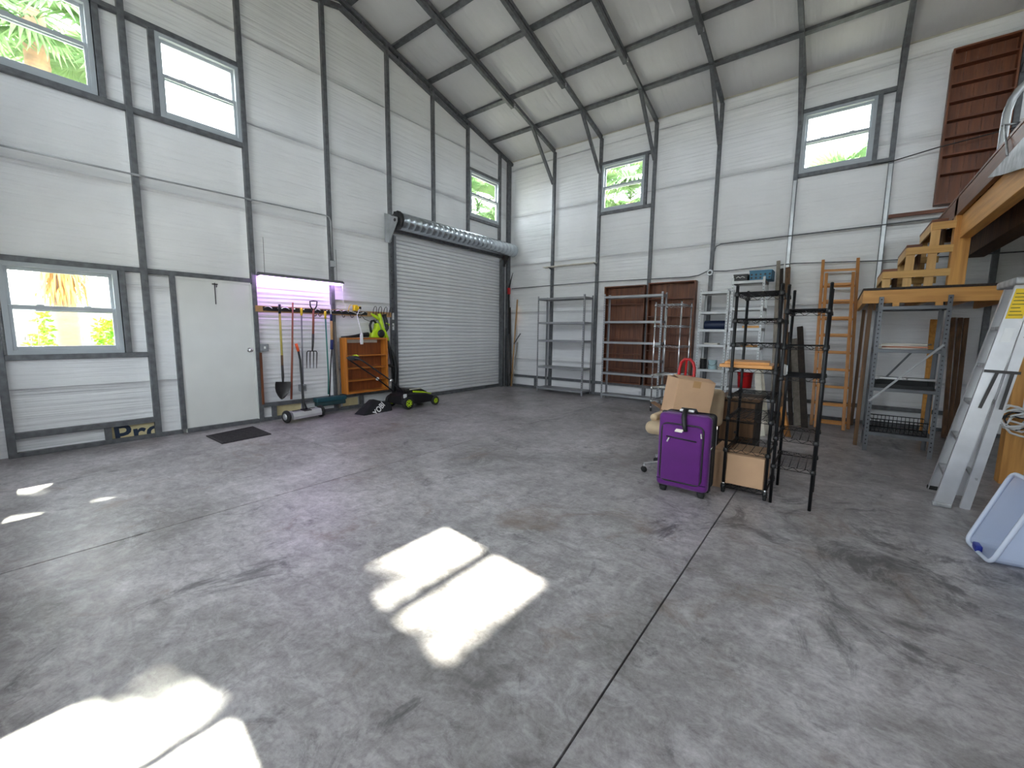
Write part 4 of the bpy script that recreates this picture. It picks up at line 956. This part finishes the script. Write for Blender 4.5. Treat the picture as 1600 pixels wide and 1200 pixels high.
build(MB().box(5.93, -4.045, 0, 6.28, -3.665, .74), 'body', m_oldwood2, t, bevel=.004); build(MB().box(5.91, -4.065, .74, 6.30, -3.645, .765), 'top', m_oldwood, t, bevel=.003)
for z0 in (.10, .32, .53): 
    dr = build(MB().box(5.95, -4.060, z0, 6.26, -4.045, z0+.19), 'drawer', m_oldwood, t, bevel=.003); build(MB().lathe([(.008, 0), (.008, .012), (.015, .016), (.012, .026)], 10, (6.105, -4.060, z0+.095), (0, -1, 0)), 'knob', m_steel, dr)
for k, (u, v, u2, v2, m_, lab) in enumerate(((1190, 682, 1183, 566, m_cream, 'wider cream painted board standing behind the black wire rack'), (1199, 679, 1188.3, 568, m_cream, 'narrow cream painted board leaning beside the wider one behind rack'))):
    a = PZ(u, v); b = PY(u2, v2, -.812); tag(build(MB().bar(a, b, .09-.03*k, .02, (0, 1, 0)), 'panel_board', m_, bevel=.002), lab, 'board')
t = thing('board_stack', (6.26, -4.6, 1.12), 'two orange wooden boards stacked on a shelf of black rack', 'boards')
bd0 = build(MB().box(6.045, -4.745, 1.1175, 6.445, -4.275, 1.146), 'board', m_ladderx, t, bevel=.003); build(MB().bar((6.065, -4.53, 1.158), (6.40, -4.50, 1.158), .38, .024), 'board', m_ladderx, t, bevel=.003)
sp_ = [(6.490, -4.58, 1.168), (6.545, -4.735, 1.158), (6.548, -4.735, 1.088), (6.530, -4.69, 1.070), (6.490, -4.58, 1.071)]
tag(build(MB().add(sp_+[(a+.004, b+.003, c) for a, b, c in sp_], [(0, 1, 2, 3, 4), (9, 8, 7, 6, 5)]+[(i, i+5, (i+1) % 5+5, (i+1) % 5) for i in range(5)]), 'plastic_sheet', m_white), 'pale plastic sheet wedged between the two black wire racks', 'sheet')
# contents of the pale racks
def can(name, c, r, h_, mat, lid, label):
    t = thing(name, c, label, 'can')
    build(MB().lathe([(r*.98, 0), (r, .006), (r, h_-.01), (r*1.03, h_-.006), (r*1.03, h_)], 20, c), 'body', mat, t); build(MB().lathe([(r*.9, h_-.002), (r*.9, h_+.004)], 20, c), 'lid', lid, t)
    build(MB().tube([V(c)+V((-r, -.01, h_*.8)), V(c)+V((-r*.7, -r*.9, h_*.5)), V(c)+V((0, -r*1.12, h_*.38)), V(c)+V((r*.7, -r*.9, h_*.5)), V(c)+V((r, -.01, h_*.8))], .004, 5), 'bail_handle', m_steel, t)
can('paint_can', (4.90, -.40, .77), .055, .19, m_black, m_cream, 'dark can with cream lid on the pale grey rack')
can('paint_can', (5.055, -.36, .77), .075, .17, pmat('pale_blue_can', (.45, .62, .66), .4), m_alum, 'pale blue paint can on the pale grey rack')
can('paint_can', (5.20, -.38, .77), .05, .08, m_cream, m_alum, 'short cream tin beside the pale blue paint can')
t = thing('rolled_sheet', (5.06, -.4, 1.50), 'dark navy rolled plastic sheet lying on the pale grey rack', 'roll')
build(MB().lathe([(.075, 0), (.08, .01), (.08, .35), (.075, .36)], 18, (4.88, -.38, 1.58), (1, 0, 0)), 'roll', m_navy, t)
build(MB().lathe([(.03, -.004), (.03, .364)], 10, (4.88, -.38, 1.58), (1, 0, 0)), 'core', m_black, t)
tag(build(MB().rbox((5.02, -.36, 1.239), (.24, .2, .03), .012), 'folded_cloth', m_paper), 'folded pale cloth on a shelf of the pale grey rack', 'cloth')
t = thing('red_bucket', (5.62, -.58, .50), 'red plastic bucket on the tall pale grey rack', 'bucket')
build(MB().lathe([(.105, 0), (.118, .24), (.128, .25), (.128, .285), (.12, .29), (.115, .27), (.10, .01)], 24, (5.64, -.60, .502)), 'body', m_red, t); build(MB().tube([(5.52, -.60, .77), (5.54, -.70, .72), (5.64, -.745, .70), (5.74, -.70, .72), (5.76, -.60, .77)], .004, 6), 'handle', m_steel, t)
for k, (z, lab) in enumerate(((1.522, 'thin yellow wooden board on shelf above the red bucket'), (1.203, 'yellow wooden level lying on the shelf just over red bucket'))):
    tag(build(MB().box(5.56, -.76, z, 5.82, -.60, z+.035), 'yellow_board', m_pinex, bevel=.003), lab, 'board')
def crate(name, x0, x1, y0, y1, z0, h_, mat, label, holes):
    t = thing(name, ((x0+x1)/2, (y0+y1)/2, z0), label, 'crate'); th = .008
    for a in ((x0, y0, x1, y0+th), (x0, y1-th, x1, y1), (x0, y0, x0+th, y1), (x1-th, y0, x1, y1)): build(MB().box(a[0], a[1], z0, a[2], a[3], z0+h_), 'wall', mat, t)
    build(MB().box(x0, y0, z0, x1, y1, z0+th), 'bottom', mat, t); build(MB().box(x0-.006, y0-.006, z0+h_-.02, x1+.006, y0+.002, z0+h_), 'rim', mat, t)
    for k in range(holes):
        for r_ in range(2):
            c = (x0+(x1-x0)*(k+.5)/holes, y0-.001, z0+h_*(.25+.32*r_)); build(MB().lathe([(.016, 0), (.016, .002)], 12, c, (0, -1, 0)), 'hole', m_black, t)
crate('blue_crate', 5.61, 5.93, -.755, -.40, 2.30, .16, m_blue, 'blue plastic crate on top of the tall pale rack', 5)
crate('black_crate', 5.38, 5.59, -.78, -.42, 2.30, .11, m_black, 'low black crate beside the blue crate on tall rack', 0)
tag(build(MB().tube([(5.42, -.785, 2.35), (5.45, -.79, 2.37), (5.48, -.785, 2.35), (5.51, -.79, 2.37), (5.55, -.785, 2.35)], .006, 5), 'rope', m_white), 'short white rope hanging on the front of black crate', 'rope')

# ------------------------------------------------------------------ lumber leaning on the back wall
def lean(name, mat, ub, vb, ut, vt, yt, w_, h_, label, cat='plank'):
    a = PZ(ub, vb); b = PY(ut, vt, yt); return tag(build(MB().bar(a, b, w_, h_, (0, 1, .3)), name, mat), label, cat)
lean('plank', m_greywood, 1205, 665, 1216.5, 408, -.042, .055, .03, 'grey-beige plank standing right of the blue crate')
lean('plank', m_oldwood, 1221, 668, 1231.5, 418, -.045, .07, .03, 'tall red-brown plank standing behind the black racks')
lean('stick', m_white, 1219, 655, 1226, 411, -.03, .018, .018, 'thin white stick between the grey and red-brown planks', 'stick')
lean('plank', m_oldwood2, 1213, 662, 1221.5, 420, -.045, .05, .03, 'dark plank standing between grey plank and white stick')
lean('fence_picket', m_oldwood2, 1257, 668, 1250, 511, .02, .085, .04, 'dark square timber left of the wooden ladders', 'timber')
lean('plank', m_greywood, 1247, 665, 1240, 530, .02, .10, .03, 'weathered grey board leaning left of the dark square timber')
lean('metal_strip', m_strut, 1249, 663, 1235, 556, .03, .022, .022, 'bright metal strip leaning low beside the weathered grey board', 'strip')
lean('plank', m_ladder, 1231, 683, 1222, 637, -1.42, .07, .04, 'short orange board on the floor behind black racks')
lean('plank', m_oldwood2, 1236, 664, 1231, 520, .02, .06, .04, 'dark plank leaning between the orange board and grey board')
lean('plank', m_oldwood, 1226, 676, 1224, 545, -.77, .05, .03, 'brown plank leaning just right of black wire rack')

# ------------------------------------------------------------------ wooden ladders
def ladder(name, bl, br, tl, tr, n_, label, rw=.042, rd=.075, mat=m_ladder):
    t = thing(name, (bl+br)/2, label, 'ladder')
    for a, b in ((bl, tl), (br, tr)): build(MB().bar(a, b, rw, rd, (0, -1, .3)), 'rail', mat, t, bevel=.003)
    for k in range(n_):
        f = (k+.35)/n_; a = bl.lerp(tl, f); b = br.lerp(tr, f); build(MB().bar(a, b, .030, .034, (0, 0, 1)), 'rung', m_ladderx, t)
    return t
fl, fr = PZ(1274, 668), PZ(1317, 673)
ladder('wooden_ladder', fl, fr, PY(1291.5, 428, -.19), PY(1333.5, 426, -.19), 9, 'shorter orange wooden ladder leaning in front of the longer one')
ladder('wooden_ladder', fl+V((-.06, .17, 0)), fr+V((.06, .17, 0)), PY(1286.5, 407, -.062), PY(1341, 404, -.062), 10, 'longer wooden ladder leaning on the wall behind the shorter one')

# ------------------------------------------------------------------ stair landing, steps, loft
t = thing('stair_landing', (7.9, -1.1, 0), 'raised wooden stair landing on legs above the slotted steel rack', 'landing')
build(MB().box(7.055, -2.03, 1.80, 9.3, -1.99, 1.955), 'front_beam', m_pinex, t, bevel=.003)
build(MB().box(7.055, -1.99, 1.80, 7.095, -.02, 1.955), 'end_beam', m_piney, t, bevel=.003)
for k in range(6): build(MB().box(7.095+.36*k+.16, -1.99, 1.81, 7.135+.36*k+.16, -.04, 1.955), 'joist', m_piney, t)
for k in range(12): build(MB().box(7.05+.19*k, -2.04, 1.956, 7.05+.19*k+.186, -.02, 1.982), 'deck_board', m_oldwood2, t)
for x, y in ((7.125, -1.86), (7.12, -.30), (9.1, -1.80), (9.1, -.30)): build(MB().box(x, y, 0, x+.04, y+.09, 1.81), 'leg', m_oldwood, t)
for x in (7.335, 7.70): build(MB().box(x, -2.03, 1.750, x+.06, -1.99, 1.80), 'block', m_pinex, t)
t = thing('pallet_steps', (7.5, -1.45, 1.985), 'stepped stair frame of pallet boards standing on the landing', 'steps')
for k in range(3):
    x0 = 7.222+.19*k; z1 = 2.182+.262*k; zl = 1.983 if k == 0 else 2.182+.262*(k-1)
    for y in (-1.90, -1.02):
        build(MB().box(x0, y-.012, z1-.082, 7.80, y+.012, z1), 'rail', m_palex, t, bevel=.002)
        n_ = 3-k
        for j in range(n_): build(MB().box(x0+.002+.185*j, y+.012, zl-.005, x0+.080+.185*j, y+.035, z1-.002), 'upright', m_palez, t)
    build(MB().box(x0-.004, -1.915, z1, x0+.13, -.98, z1+.030), 'tread', m_brownx, t, bevel=.002)
    build(MB().box(x0-.004, -1.87, z1-.10, x0+.014, -1.03, z1), 'riser', m_palez, t)
    build(MB().box(x0+.15, -1.5, zl, x0+.17, -1.03, z1-.01), 'inner_board', m_oldwood, t)
t = thing('loft', (10, -3, 2.5), 'wooden loft platform with pine beam and posts along right side', 'loft')
build(MB().box(7.79, -1.905, 1.983, 7.928, -1.77, 2.955), 'post', m_pinez, t, bevel=.004)
build(MB().box(8.20, -2.80, 0, 8.35, -2.65, 2.52), 'post', m_pinez, t, bevel=.004)
build(MB().box(8.20, -6.2, 0, 8.35, -6.05, 2.52), 'post', m_pinez, t, bevel=.004)
build(MB().box(7.835, -6.3, 2.50, 7.93, -1.905, 2.755), 'edge_beam', m_piney, t, bevel=.004)
build(MB().box(7.79, -6.3, 2.755, 7.83, -.02, 2.955), 'rim_board', m_ply, t, bevel=.003)
build(MB().box(8.18, -6.3, 2.52, 8.37, -.03, 2.755), 'inner_beam', m_oldwood, t)
for k in range(14): build(MB().box(7.93, -.10-.45*k, 2.755, XR-.02, -.06-.45*k, 2.935), 'joist', m_oldwood, t)
for k in range(32): build(MB().box(7.785, -.195*(k+1)-.02, 2.956, XR-.02, -.195*k-.024, 2.980), 'deck_board', m_ply, t)
tag(build(MB().box(7.31, -.045, 3.195, 8.1, .004, 3.245), 'ledger_board', m_brownx, bevel=.003), 'narrow brown board screwed to wall just under the high bookcase', 'board')
tag(build(MB().tube([PX(1562.8, 250.5, 7.87), PX(1564.5, 236, 7.87), PX(1569, 205, 7.87), PX(1574, 175, 7.88), PX(1582, 155, 7.90), PX(1592, 141, 7.93), PX(1612, 122, 8.0), PX(1650, 95, 8.1)], .030, 10), 'bent_pipe', m_strut), 'bent galvanised pipe rising from the edge of the loft', 'pipe')
p_ = [PX(1543, 278, 7.775), PX(1566, 273, 7.775), PX(1600, 262, 7.775), PX(1640, 240, 7.775), PX(1640, 175, 7.775), PX(1598, 216, 7.775)]
mb = MB().add(p_+[p+V((.012, 0, 0)) for p in p_], [tuple(range(6)), tuple(range(11, 5, -1))]+[(i, 6+i, 6+(i+1) % 6, (i+1) % 6) for i in range(6)])
tag(build(mb, 'metal_sheet', m_alumd), 'pale metal sheet lying over the edge beam of the loft', 'sheet')
tag(build(MB().tube([PX(1566, 196, 7.85), PX(1585, 193, 7.85), PX(1604, 189.5, 7.85)], .008, 6), 'black_rod', m_black), 'thin black rod tied across the bent galvanised pipe', 'rod')
tag(build(MB().tube([PX(1570, 195.4, 7.85), PX(1570.5, 204, 7.82), PX(1570.8, 209, 7.795), PX(1571.2, 213, 7.774), PX(1572, 222, 7.768), PX(1574, 243, 7.768)], .008, 6), 'chain', m_alumd), 'short chain hanging from the black rod at the loft edge', 'chain')
# ------------------------------------------------------------------ slotted steel rack with contents
sr = bolt_rack('slotted_rack', 7.208, 7.828, -2.10, -1.62, 1.87, [.24, .79, 1.255, 1.757], m_slot, 'dark slotted steel rack standing under the stair landing', pw=.042, th=.04)
build(MB().bar((7.22, -2.108, .62), (7.80, -2.108, 1.32), .022, .005, (0, 1, 0)), 'brace', m_rackl, sr); build(MB().bar((7.30, -1.61, .75), (7.62, -1.61, 1.25), .022, .005, (0, 1, 0)), 'brace', m_slot, sr)
for k, (m_, lab, dx) in enumerate(((m_paper, 'pale magazine at the bottom of the pile on slotted rack', 0), (m_paper2, 'reddish magazine in the middle of the pile on slotted rack', .03), (m_paper, 'pale magazine second from the top of the pile on slotted rack', -.01), (m_cream, 'cream sheet curling on top of the magazine pile', .04))):
    x = 7.27+dx; z = 1.257+.017*k
    tag(build(MB().box(-.20, -.14, 0, .20, .14, .015).xf(Matrix.Translation((x+.20, -1.92, z)) @ Matrix.Rotation(math.radians((6, -8, 3, -14)[k]), 4, 'Z')), 'magazine', m_, bevel=.002), lab, 'magazine')
t = thing('tool_tray', (7.5, -1.9, .79), 'shallow black tray on the third shelf of slotted rack', 'tray')
build(MB().box(7.25, -2.06, .792, 7.78, -1.66, .80), 'base', m_black, t)
for a in ((7.25, -2.06, 7.78, -2.05), (7.25, -1.67, 7.78, -1.66), (7.25, -2.06, 7.26, -1.66), (7.77, -2.06, 7.78, -1.66)): build(MB().box(a[0], a[1], .80, a[2], a[3], .90 if a[1] > -1.7 else .889 if a[2]-a[0] < .05 else .83), 'wall', m_black, t)
t = thing('pvc_pipe', (7.5, -2.0, .9), 'white plastic pipe with elbow lying across the black tray', 'pipe')
build(MB().tube([(7.27, -1.99, .902), (7.52, -1.99, .902), (7.79, -1.99, .902)], .014, 10), 'pipe', m_white, t); build(MB().tube([(7.268, -2.02, .902), (7.264, -1.99, .905), (7.30, -1.99, .902)], .019, 10), 'elbow', m_white, t); build(MB().tube([(7.51, -1.99, .902), (7.55, -1.99, .902)], .019, 10), 'coupling', m_alum, t)
t = thing('wire_basket', (7.5, -1.9, .24), 'black wire basket on the bottom shelf of slotted rack', 'basket')
mb = MB()
for z in (.245, .31, .40): mb.tube([(7.26, -2.05, z), (7.77, -2.05, z), (7.77, -1.67, z), (7.26, -1.67, z)], .006, 5, closed=True)
build(mb, 'rings', m_blackm, t)['kind'] = 'stuff'
mb = MB()
for k in range(14): x = 7.27+k*.038; mb.tube([(x, -2.05, .40), (x, -2.05, .246), (x, -1.67, .246), (x, -1.67, .40)], .003, 4)
build(mb, 'wires', m_blackm, t)['kind'] = 'stuff'
# lumber stored under the landing
lean('stored_plank', m_pinez, 1443, 688, 1461, 500, .03, .10, .03, 'light pine board standing behind the slotted rack')
for k, (ub, ut, m_, lab) in enumerate(((1474, 1491, m_oldwood, 'brown board leaning closest beside the slotted rack under landing'), (1482, 1502, m_oldwood, 'brown board between two others leaning under the landing'), (1490, 1512, m_oldwood, 'brown board farthest from the slotted rack under the landing'))):
    lean('stored_board', m_, ub, 684-2*k, ut-1.5, 497, .015, .045, .05, lab, 'board')
# ------------------------------------------------------------------ aluminium stepladder
nb, nt_ = V((7.652, -3.957, 0)), V((7.945, -3.87, 1.80)); fb, ft = V((7.684, -3.451, 0)), V((7.975, -3.45, 1.80))
t = thing('step_ladder', (7.7, -3.7, 0), 'folded aluminium stepladder with yellow warning label leaning by loft post', 'stepladder')
def chan(a, b, w_, d_, name, mat):      # C-channel rail: web facing -y, width along x
    ax_ = (b-a).normalized(); sx_ = V((1, 0, 0))-ax_*ax_.x; sx_.normalize(); sy_ = ax_.cross(sx_)
    if sy_.y < 0: sy_ = -sy_
    o2 = [(-w_/2, 0), (w_/2, 0), (w_/2, d_), (w_/2-.004, d_), (w_/2-.004, .004), (-w_/2+.004, .004), (-w_/2+.004, d_), (-w_/2, d_)]
    return build(MB().prism(o2, lambda p, q, d: a.lerp(b, d)+sx_*p+sy_*q, 0, 1), name, mat, t)
chan(nb, nt_, .105, .035, 'front_rail', m_alum); chan(fb, ft, -.105, -.035, 'front_rail', m_alum)
chan(V((7.795, -3.90, .0)), V((8.02, -3.86, 1.75)), .060, .03, 'rear_rail', m_alum); chan(V((7.82, -3.49, 0)), V((8.03, -3.47, 1.75)), .060, -.03, 'rear_rail', m_alum)
for k in range(5):
    f = .14+.17*k; a = nb.lerp(nt_, f)+V((0, .01, 0)); b = fb.lerp(ft, f)-V((0, .01, 0))
    s_ = build(MB().bar(a, b, .095, .028), 'step', m_alumd, t, bevel=.003)
    build(MB().bar(a+V((-.03, 0, -.02)), a.lerp(b, .2)+V((-.03, 0, -.06)), .004, .03), 'step_brace', m_alumd, s_)
build(MB().rbox((nt_+ft)/2+V((.02, 0, .03)), (.20, .50, .06), .015), 'top_cap', m_alumd, t)
for f in (.15, .5, .8): build(MB().bar(V((7.795, -3.90, 0)).lerp(V((8.02, -3.86, 1.75)), f), V((7.82, -3.49, 0)).lerp(V((8.03, -3.47, 1.75)), f), .03, .02), 'rear_bar', m_alumd, t)
ld = (nt_-nb).normalized()
def onrail(f, dx=0, dy=-.004): return nb.lerp(nt_, f)+V((dx, dy, 0))
def sticker(f0, f1, hw, mat, name):
    a, b = onrail(f0), onrail(f1); s_ = V((hw, 0, 0))
    build(MB().add([a-s_, a+s_, b+s_, b-s_, a-s_+V((0, .003, 0)), a+s_+V((0, .003, 0)), b+s_+V((0, .003, 0)), b-s_+V((0, .003, 0))], [(0, 1, 2, 3), (0, 4, 5, 1), (1, 5, 6, 2), (2, 6, 7, 3), (3, 7, 4, 0)]), name, mat, t)
sticker(.86, .985, .044, m_yellow, 'warning_label'); sticker(.76, .82, .026, m_white, 'rating_label')
for k in range(7):
    f = .875+.015*k; a = onrail(f, -.036, -.0055); b = onrail(f, .036-.012*(k % 3), -.0055)
    build(MB().bar(a, b, .005, .001, (0, 1, 0)), 'label_print', m_black, t)
hp_ = onrail(.63, .05, -.012)
build(MB().bar(hp_+V((-.10, 0, .008)), hp_+V((.09, 0, .0)), .022, .010, (0, 1, 0)), 'spreader_hinge', m_steel, t)
build(MB().bar(hp_+V((-.03, 0, 0)), onrail(.47, .0, -.012), .020, .006, (0, 1, 0)), 'spreader_arm', m_steel, t); build(MB().bar(hp_+V((.05, 0, 0)), onrail(.47, .11, -.012), .020, .006, (0, 1, 0)), 'spreader_arm', m_steel, t)
for a in (nb, fb): build(MB().rbox(a+V((0, .012, .018)), (.115, .05, .036), .008), 'foot', m_rubber if a is fb else m_alumd, t)
# cables by the post
t = thing('cable_bundle', (8.22, -2.95, .75), 'tangled bundle of white cables hanging on the loft post', 'cables')
random.seed(3)
for k in range(9):
    pts = []
    cx, cz = 8.22+random.uniform(-.02, .10), .62+random.uniform(-.04, .06); rx, rz = random.uniform(.07, .13), random.uniform(.05, .10)
    for j in range(14): a = j*2*PI/14; pts.append((cx+rx*math.cos(a)+random.uniform(-.012, .012), -2.86+random.uniform(-.04, .02), cz+rz*math.sin(a)+random.uniform(-.01, .01)))
    build(MB().tube(pts, .010 if k % 3 else .006, 6, closed=True), 'coil', m_white if k % 3 else m_black, t)
build(MB().tube([(8.27, -2.86, .68), (8.28, -2.82, .85), (8.28, -2.80, 1.0)], .008, 6), 'tie', m_white, t)
# ------------------------------------------------------------------ clear tote
P1, P2 = V((7.668, -4.70, .012)), V((7.715, -5.045, .012)); T1, T2 = PZ(1583, 738, .53), PZ(1583, 738, .53)+(P2-P1)*1.0
dpt = V((.36, 0, .0)); inn = .045; up = (T1-P1).normalized(); sd_ = (P2-P1).normalized()
q1, q2 = P1+dpt+sd_*inn, P2+dpt-sd_*inn; q3, q4 = T2+V((.36, 0, -.075))-sd_*inn, T1+V((.36, 0, -.075))+sd_*inn
t = thing('storage_tote', (7.85, -4.9, 0), 'clear plastic storage tote with blue latches tipped on its side', 'tote')
body = build(MB().add([P1, P2, T2, T1, q1, q2, q3, q4], [(0, 4, 5, 1), (1, 5, 6, 2), (2, 6, 7, 3), (3, 7, 4, 0), (4, 7, 6, 5)]), 'body', m_tote, t)
bv = body.modifiers.new('bevel', 'BEVEL'); bv.width = .05; bv.segments = 4; bv.limit_method = 'ANGLE'
sl = body.modifiers.new('solid', 'SOLIDIFY'); sl.thickness = .004; sl.offset = 0
def rnd(pts, r):
    out = []; n_ = len(pts)
    for i in range(n_):
        a, b, c = pts[i-1], pts[i], pts[(i+1) % n_]; u1 = (a-b).normalized()*r; u2 = (c-b).normalized()*r
        for k in range(5): f = k/4; out.append((b+u1)*(1-f)**2+b*2*f*(1-f)+(b+u2)*f*f)
    return out
build(MB().tube(rnd([P1, P2, T2, T1], .06), .013, 8, closed=True), 'rim', m_toter, t)
for c in (P1.lerp(P2, .42)+up*.02, T1.lerp(T2, .6)-up*.01): build(MB().rbox(c+V((.0, 0, .0)), (.035, .085, .045), .01), 'latch', m_bluel, t)

# ------------------------------------------------------------------ outside
random.seed(11)
gr = structure(build(MB().box(-60, -60, -.30, 60, 60, -.18), 'ground', m_grass, keep=True))
structure(build(MB().box(-1, YF-9, -.18, XR+1, YF-.1, -.05), 'bounce_apron', m_apron, keep=True))  # unseen concrete added to reflect sunlight up to the ceiling
def frond_mesh(L_, fan, seed, nl=22):
    rs = random.Random(seed); mb = MB()
    pts = [V((0, 0, 0)), V((L_*.4, 0, .10*L_)), V((L_*.75, 0, .10*L_)), V((L_, 0, .02*L_))]
    mb.tube(pts, [.022, .016, .013, .010], 5); hub = pts[-1]
    for k in range(nl):
        a = math.radians(-105+210*k/(nl-1)); ln = fan*(.72+.28*math.cos(a*.8))*rs.uniform(.9, 1.05)
        d = V((math.cos(a), math.sin(a), 0)); sdv = V((-d.y, d.x, 0)); m1 = hub+d*ln*.55+V((0, 0, .05*fan)); e = hub+d*ln+V((0, 0, -.28*fan*rs.uniform(.6, 1.3)))
        wd = fan*.058
        mb.add([hub+V((0, 0, .01)), m1-sdv*wd+V((0, 0, .012)), m1+sdv*wd+V((0, 0, .012)), m1+V((0, 0, -.012)), e], [(0, 1, 3), (0, 3, 2), (1, 4, 3), (3, 4, 2)])
    return mb
def palm(base, hgt, crown, label, nf=46, r0=.17, skirt=None, seed=0, size=1.0):
    rs = random.Random(seed); t = thing('fan_palm', base, label, 'palm tree', 'palms around the building'); base = V(base)
    prof = [(r0*1.35, 0), (r0*1.1, .25)]; z = .25
    while z < hgt: prof += [(r0*rs.uniform(.93, 1.05), z), (r0*rs.uniform(1.0, 1.1), z+.09)]; z += .18
    build(MB().lathe(prof, 12, base), 'trunk', m_trunk, t)
    if skirt:
        mb = MB()
        for k in range(620):
            a = rs.uniform(0, 2*PI); zt = rs.uniform(skirt[0]+.35, skirt[1]); ln = rs.uniform(.45, .95); r1 = r0*1.05; r2 = r0+rs.uniform(.05, .32)
            ze = max(skirt[0]+rs.uniform(-.1, .2), zt-ln); c = V((math.cos(a), math.sin(a), 0)); s_ = V((-c.y, c.x, 0))*rs.uniform(.012, .03); dx = rs.uniform(-.1, .1)
            m1 = base+c*(r2*.9)+V((0, 0, (zt*.55+ze*.45))); e = base+c*r2+s_*dx*30*.2+V((0, 0, ze))
            mb.add([base+c*r1+V((0, 0, zt)), m1-s_, m1+s_, e], [(0, 1, 2), (1, 3, 2)])
        build(mb, 'dead_frond_skirt', m_thatch, t)['kind'] = 'stuff'
    fm = [build(frond_mesh(.85*size, .80*size, seed*7+i).xf(Matrix.Translation(base)), 'frond', m_palm, t) for i in range(3)]
    for k in range(nf):
        o = fm[k] if k < 3 else fm[k % 3].copy()
        if k >= 3: col.objects.link(o); o.parent = t
        el = math.radians(rs.uniform(-50, 75)); az = k*2.399+rs.uniform(-.2, .2)
        o.location = (0, 0, crown+rs.uniform(-.25, .15)); o.rotation_euler = (rs.uniform(-.4, .4), -el, az); sc = rs.uniform(.85, 1.15); o.scale = (sc, sc, sc)
    return t
pm = palm((-5.0, -7.55, -.2), 7.2, 7.25, 'fan palm with hanging dead frond skirt outside the lower gable window', 34, .16, (1.95, 4.9), 1)
for az_, el_, sc_ in ((90, 55, 1.45), (96, 47, 1.35), (84, 62, 1.35)):
    f0 = [c for c in pm.children if c.name.startswith('frond')][0]; f_ = f0.copy(); col.objects.link(f_); f_.parent = pm; f_.location = (0, 0, 7.3)
    f_.rotation_euler = (0, -math.radians(el_), math.radians(az_)); f_.scale = (sc_, sc_, sc_)
palm((-5.6, 4.9, -.2), 6.2, 6.9, 'fan palm outside the small window beside the roll-up door', 34, .15, None, 2, 1.15)
palm((1.0, 5.2, -.2), 6.0, 6.3, 'fan palm outside the window above the brown bookcases', 34, .15, None, 3, 1.1)
palm((6.5, 5.6, -.2), 4.7, 4.85, 'fan palm outside the high window above the wooden ladders', 40, .15, None, 4, 1.1)
palm((-4.6, -.5, -.2), 7.8, 8.4, 'tall unseen fan palm added as sun shade outside roll-up door', 46, .15, None, 5, 1.0)  # out of view, added to block sun through the nearby high window
def shrub(c, r, hgt, label, n_, seed, group='shrubs outside the gable window'):
    rs = random.Random(seed); t = thing('shrub', c, label, 'shrub', group); c = V(c); mb = MB(); st_ = MB()
    for k in range(14):
        a = rs.uniform(0, 2*PI); e = c+V((math.cos(a)*r*.7, math.sin(a)*r*.7, hgt*rs.uniform(.5, .95))); st_.tube([c+V((.02*math.cos(a), .02*math.sin(a), 0)), (c+e)/2+V((0, 0, .1)), e], [.014, .01, .004], 4)
    build(st_, 'stems', m_trunk, t)['kind'] = 'stuff'
    for k in range(n_):
        a = rs.uniform(0, 2*PI); ph2 = rs.uniform(0, 1); rr = r*math.sqrt(rs.uniform(.1, 1))*(1-.5*ph2*ph2); p = c+V((math.cos(a)*rr, math.sin(a)*rr, hgt*(.15+.85*ph2)))
        d = V((rs.uniform(-1, 1), rs.uniform(-1, 1), rs.uniform(-.5, .8))).normalized(); s_ = d.orthogonal().normalized()*.028; ln = rs.uniform(.07, .13)
        mb.add([p, p+d*ln*.5-s_, p+d*ln, p+d*ln*.5+s_+V((0, 0, .008))], [(0, 1, 2), (0, 2, 3)])
    build(mb, 'leaves', m_shrub, t)['kind'] = 'stuff'
shrub((-4.4, -6.95, -.2), .50, 1.75, 'bright green leafy shrub right of the palm trunk outside', 1500, 1)
shrub((-4.6, -7.95, -.2), .22, 1.85, 'narrow green shrub left of the palm trunk outside', 420, 2)
# neighbour's shed with white roof, and fence
t = thing('neighbour_shed', (-10.5, -8, 0), 'low outbuilding with pale corrugated roof beyond the garden fence', 'building')
build(MB().box(-14, -14, -.2, -9.4, -1.5, 2.05), 'wall', m_stucco, t)
rf0, rf1 = V((-8.9, 0, 2.0)), V((-12.5, 0, 3.35))
for k in range(46):
    y0 = -14.3+k*.28
    build(MB().add([V((rf0.x, y0, rf0.z)), V((rf0.x, y0+.265, rf0.z)), V((rf1.x, y0+.265, rf1.z)), V((rf1.x, y0, rf1.z)), V((rf0.x, y0, rf0.z-.04)), V((rf0.x, y0+.265, rf0.z-.04)), V((rf1.x, y0+.265, rf1.z-.04)), V((rf1.x, y0, rf1.z-.04))], [(0, 1, 2, 3), (7, 6, 5, 4), (0, 4, 5, 1), (1, 5, 6, 2), (2, 6, 7, 3), (3, 7, 4, 0)]), 'roof_sheet', m_roofw, t)
build(MB().box(-8.95, -14.3, 1.93, -8.86, -1.4, 2.05), 'gutter', m_vinyl, t)
t = thing('garden_fence', (-6.6, -8, -.2), 'grey board fence outside the lower gable window', 'fence')
k = 0; y = -11.0
while y < -4.5:
    build(MB().box(-6.62-.008*(k % 2), y, -.2, -6.60-.008*(k % 2), y+.135, 1.45+.02*((k*7) % 3)), 'board', m_fencew, t); y += .142; k += 1
for z in (.2, 1.1): build(MB().box(-6.68, -11, z, -6.64, -4.4, z+.09), 'rail', m_fencew, t)
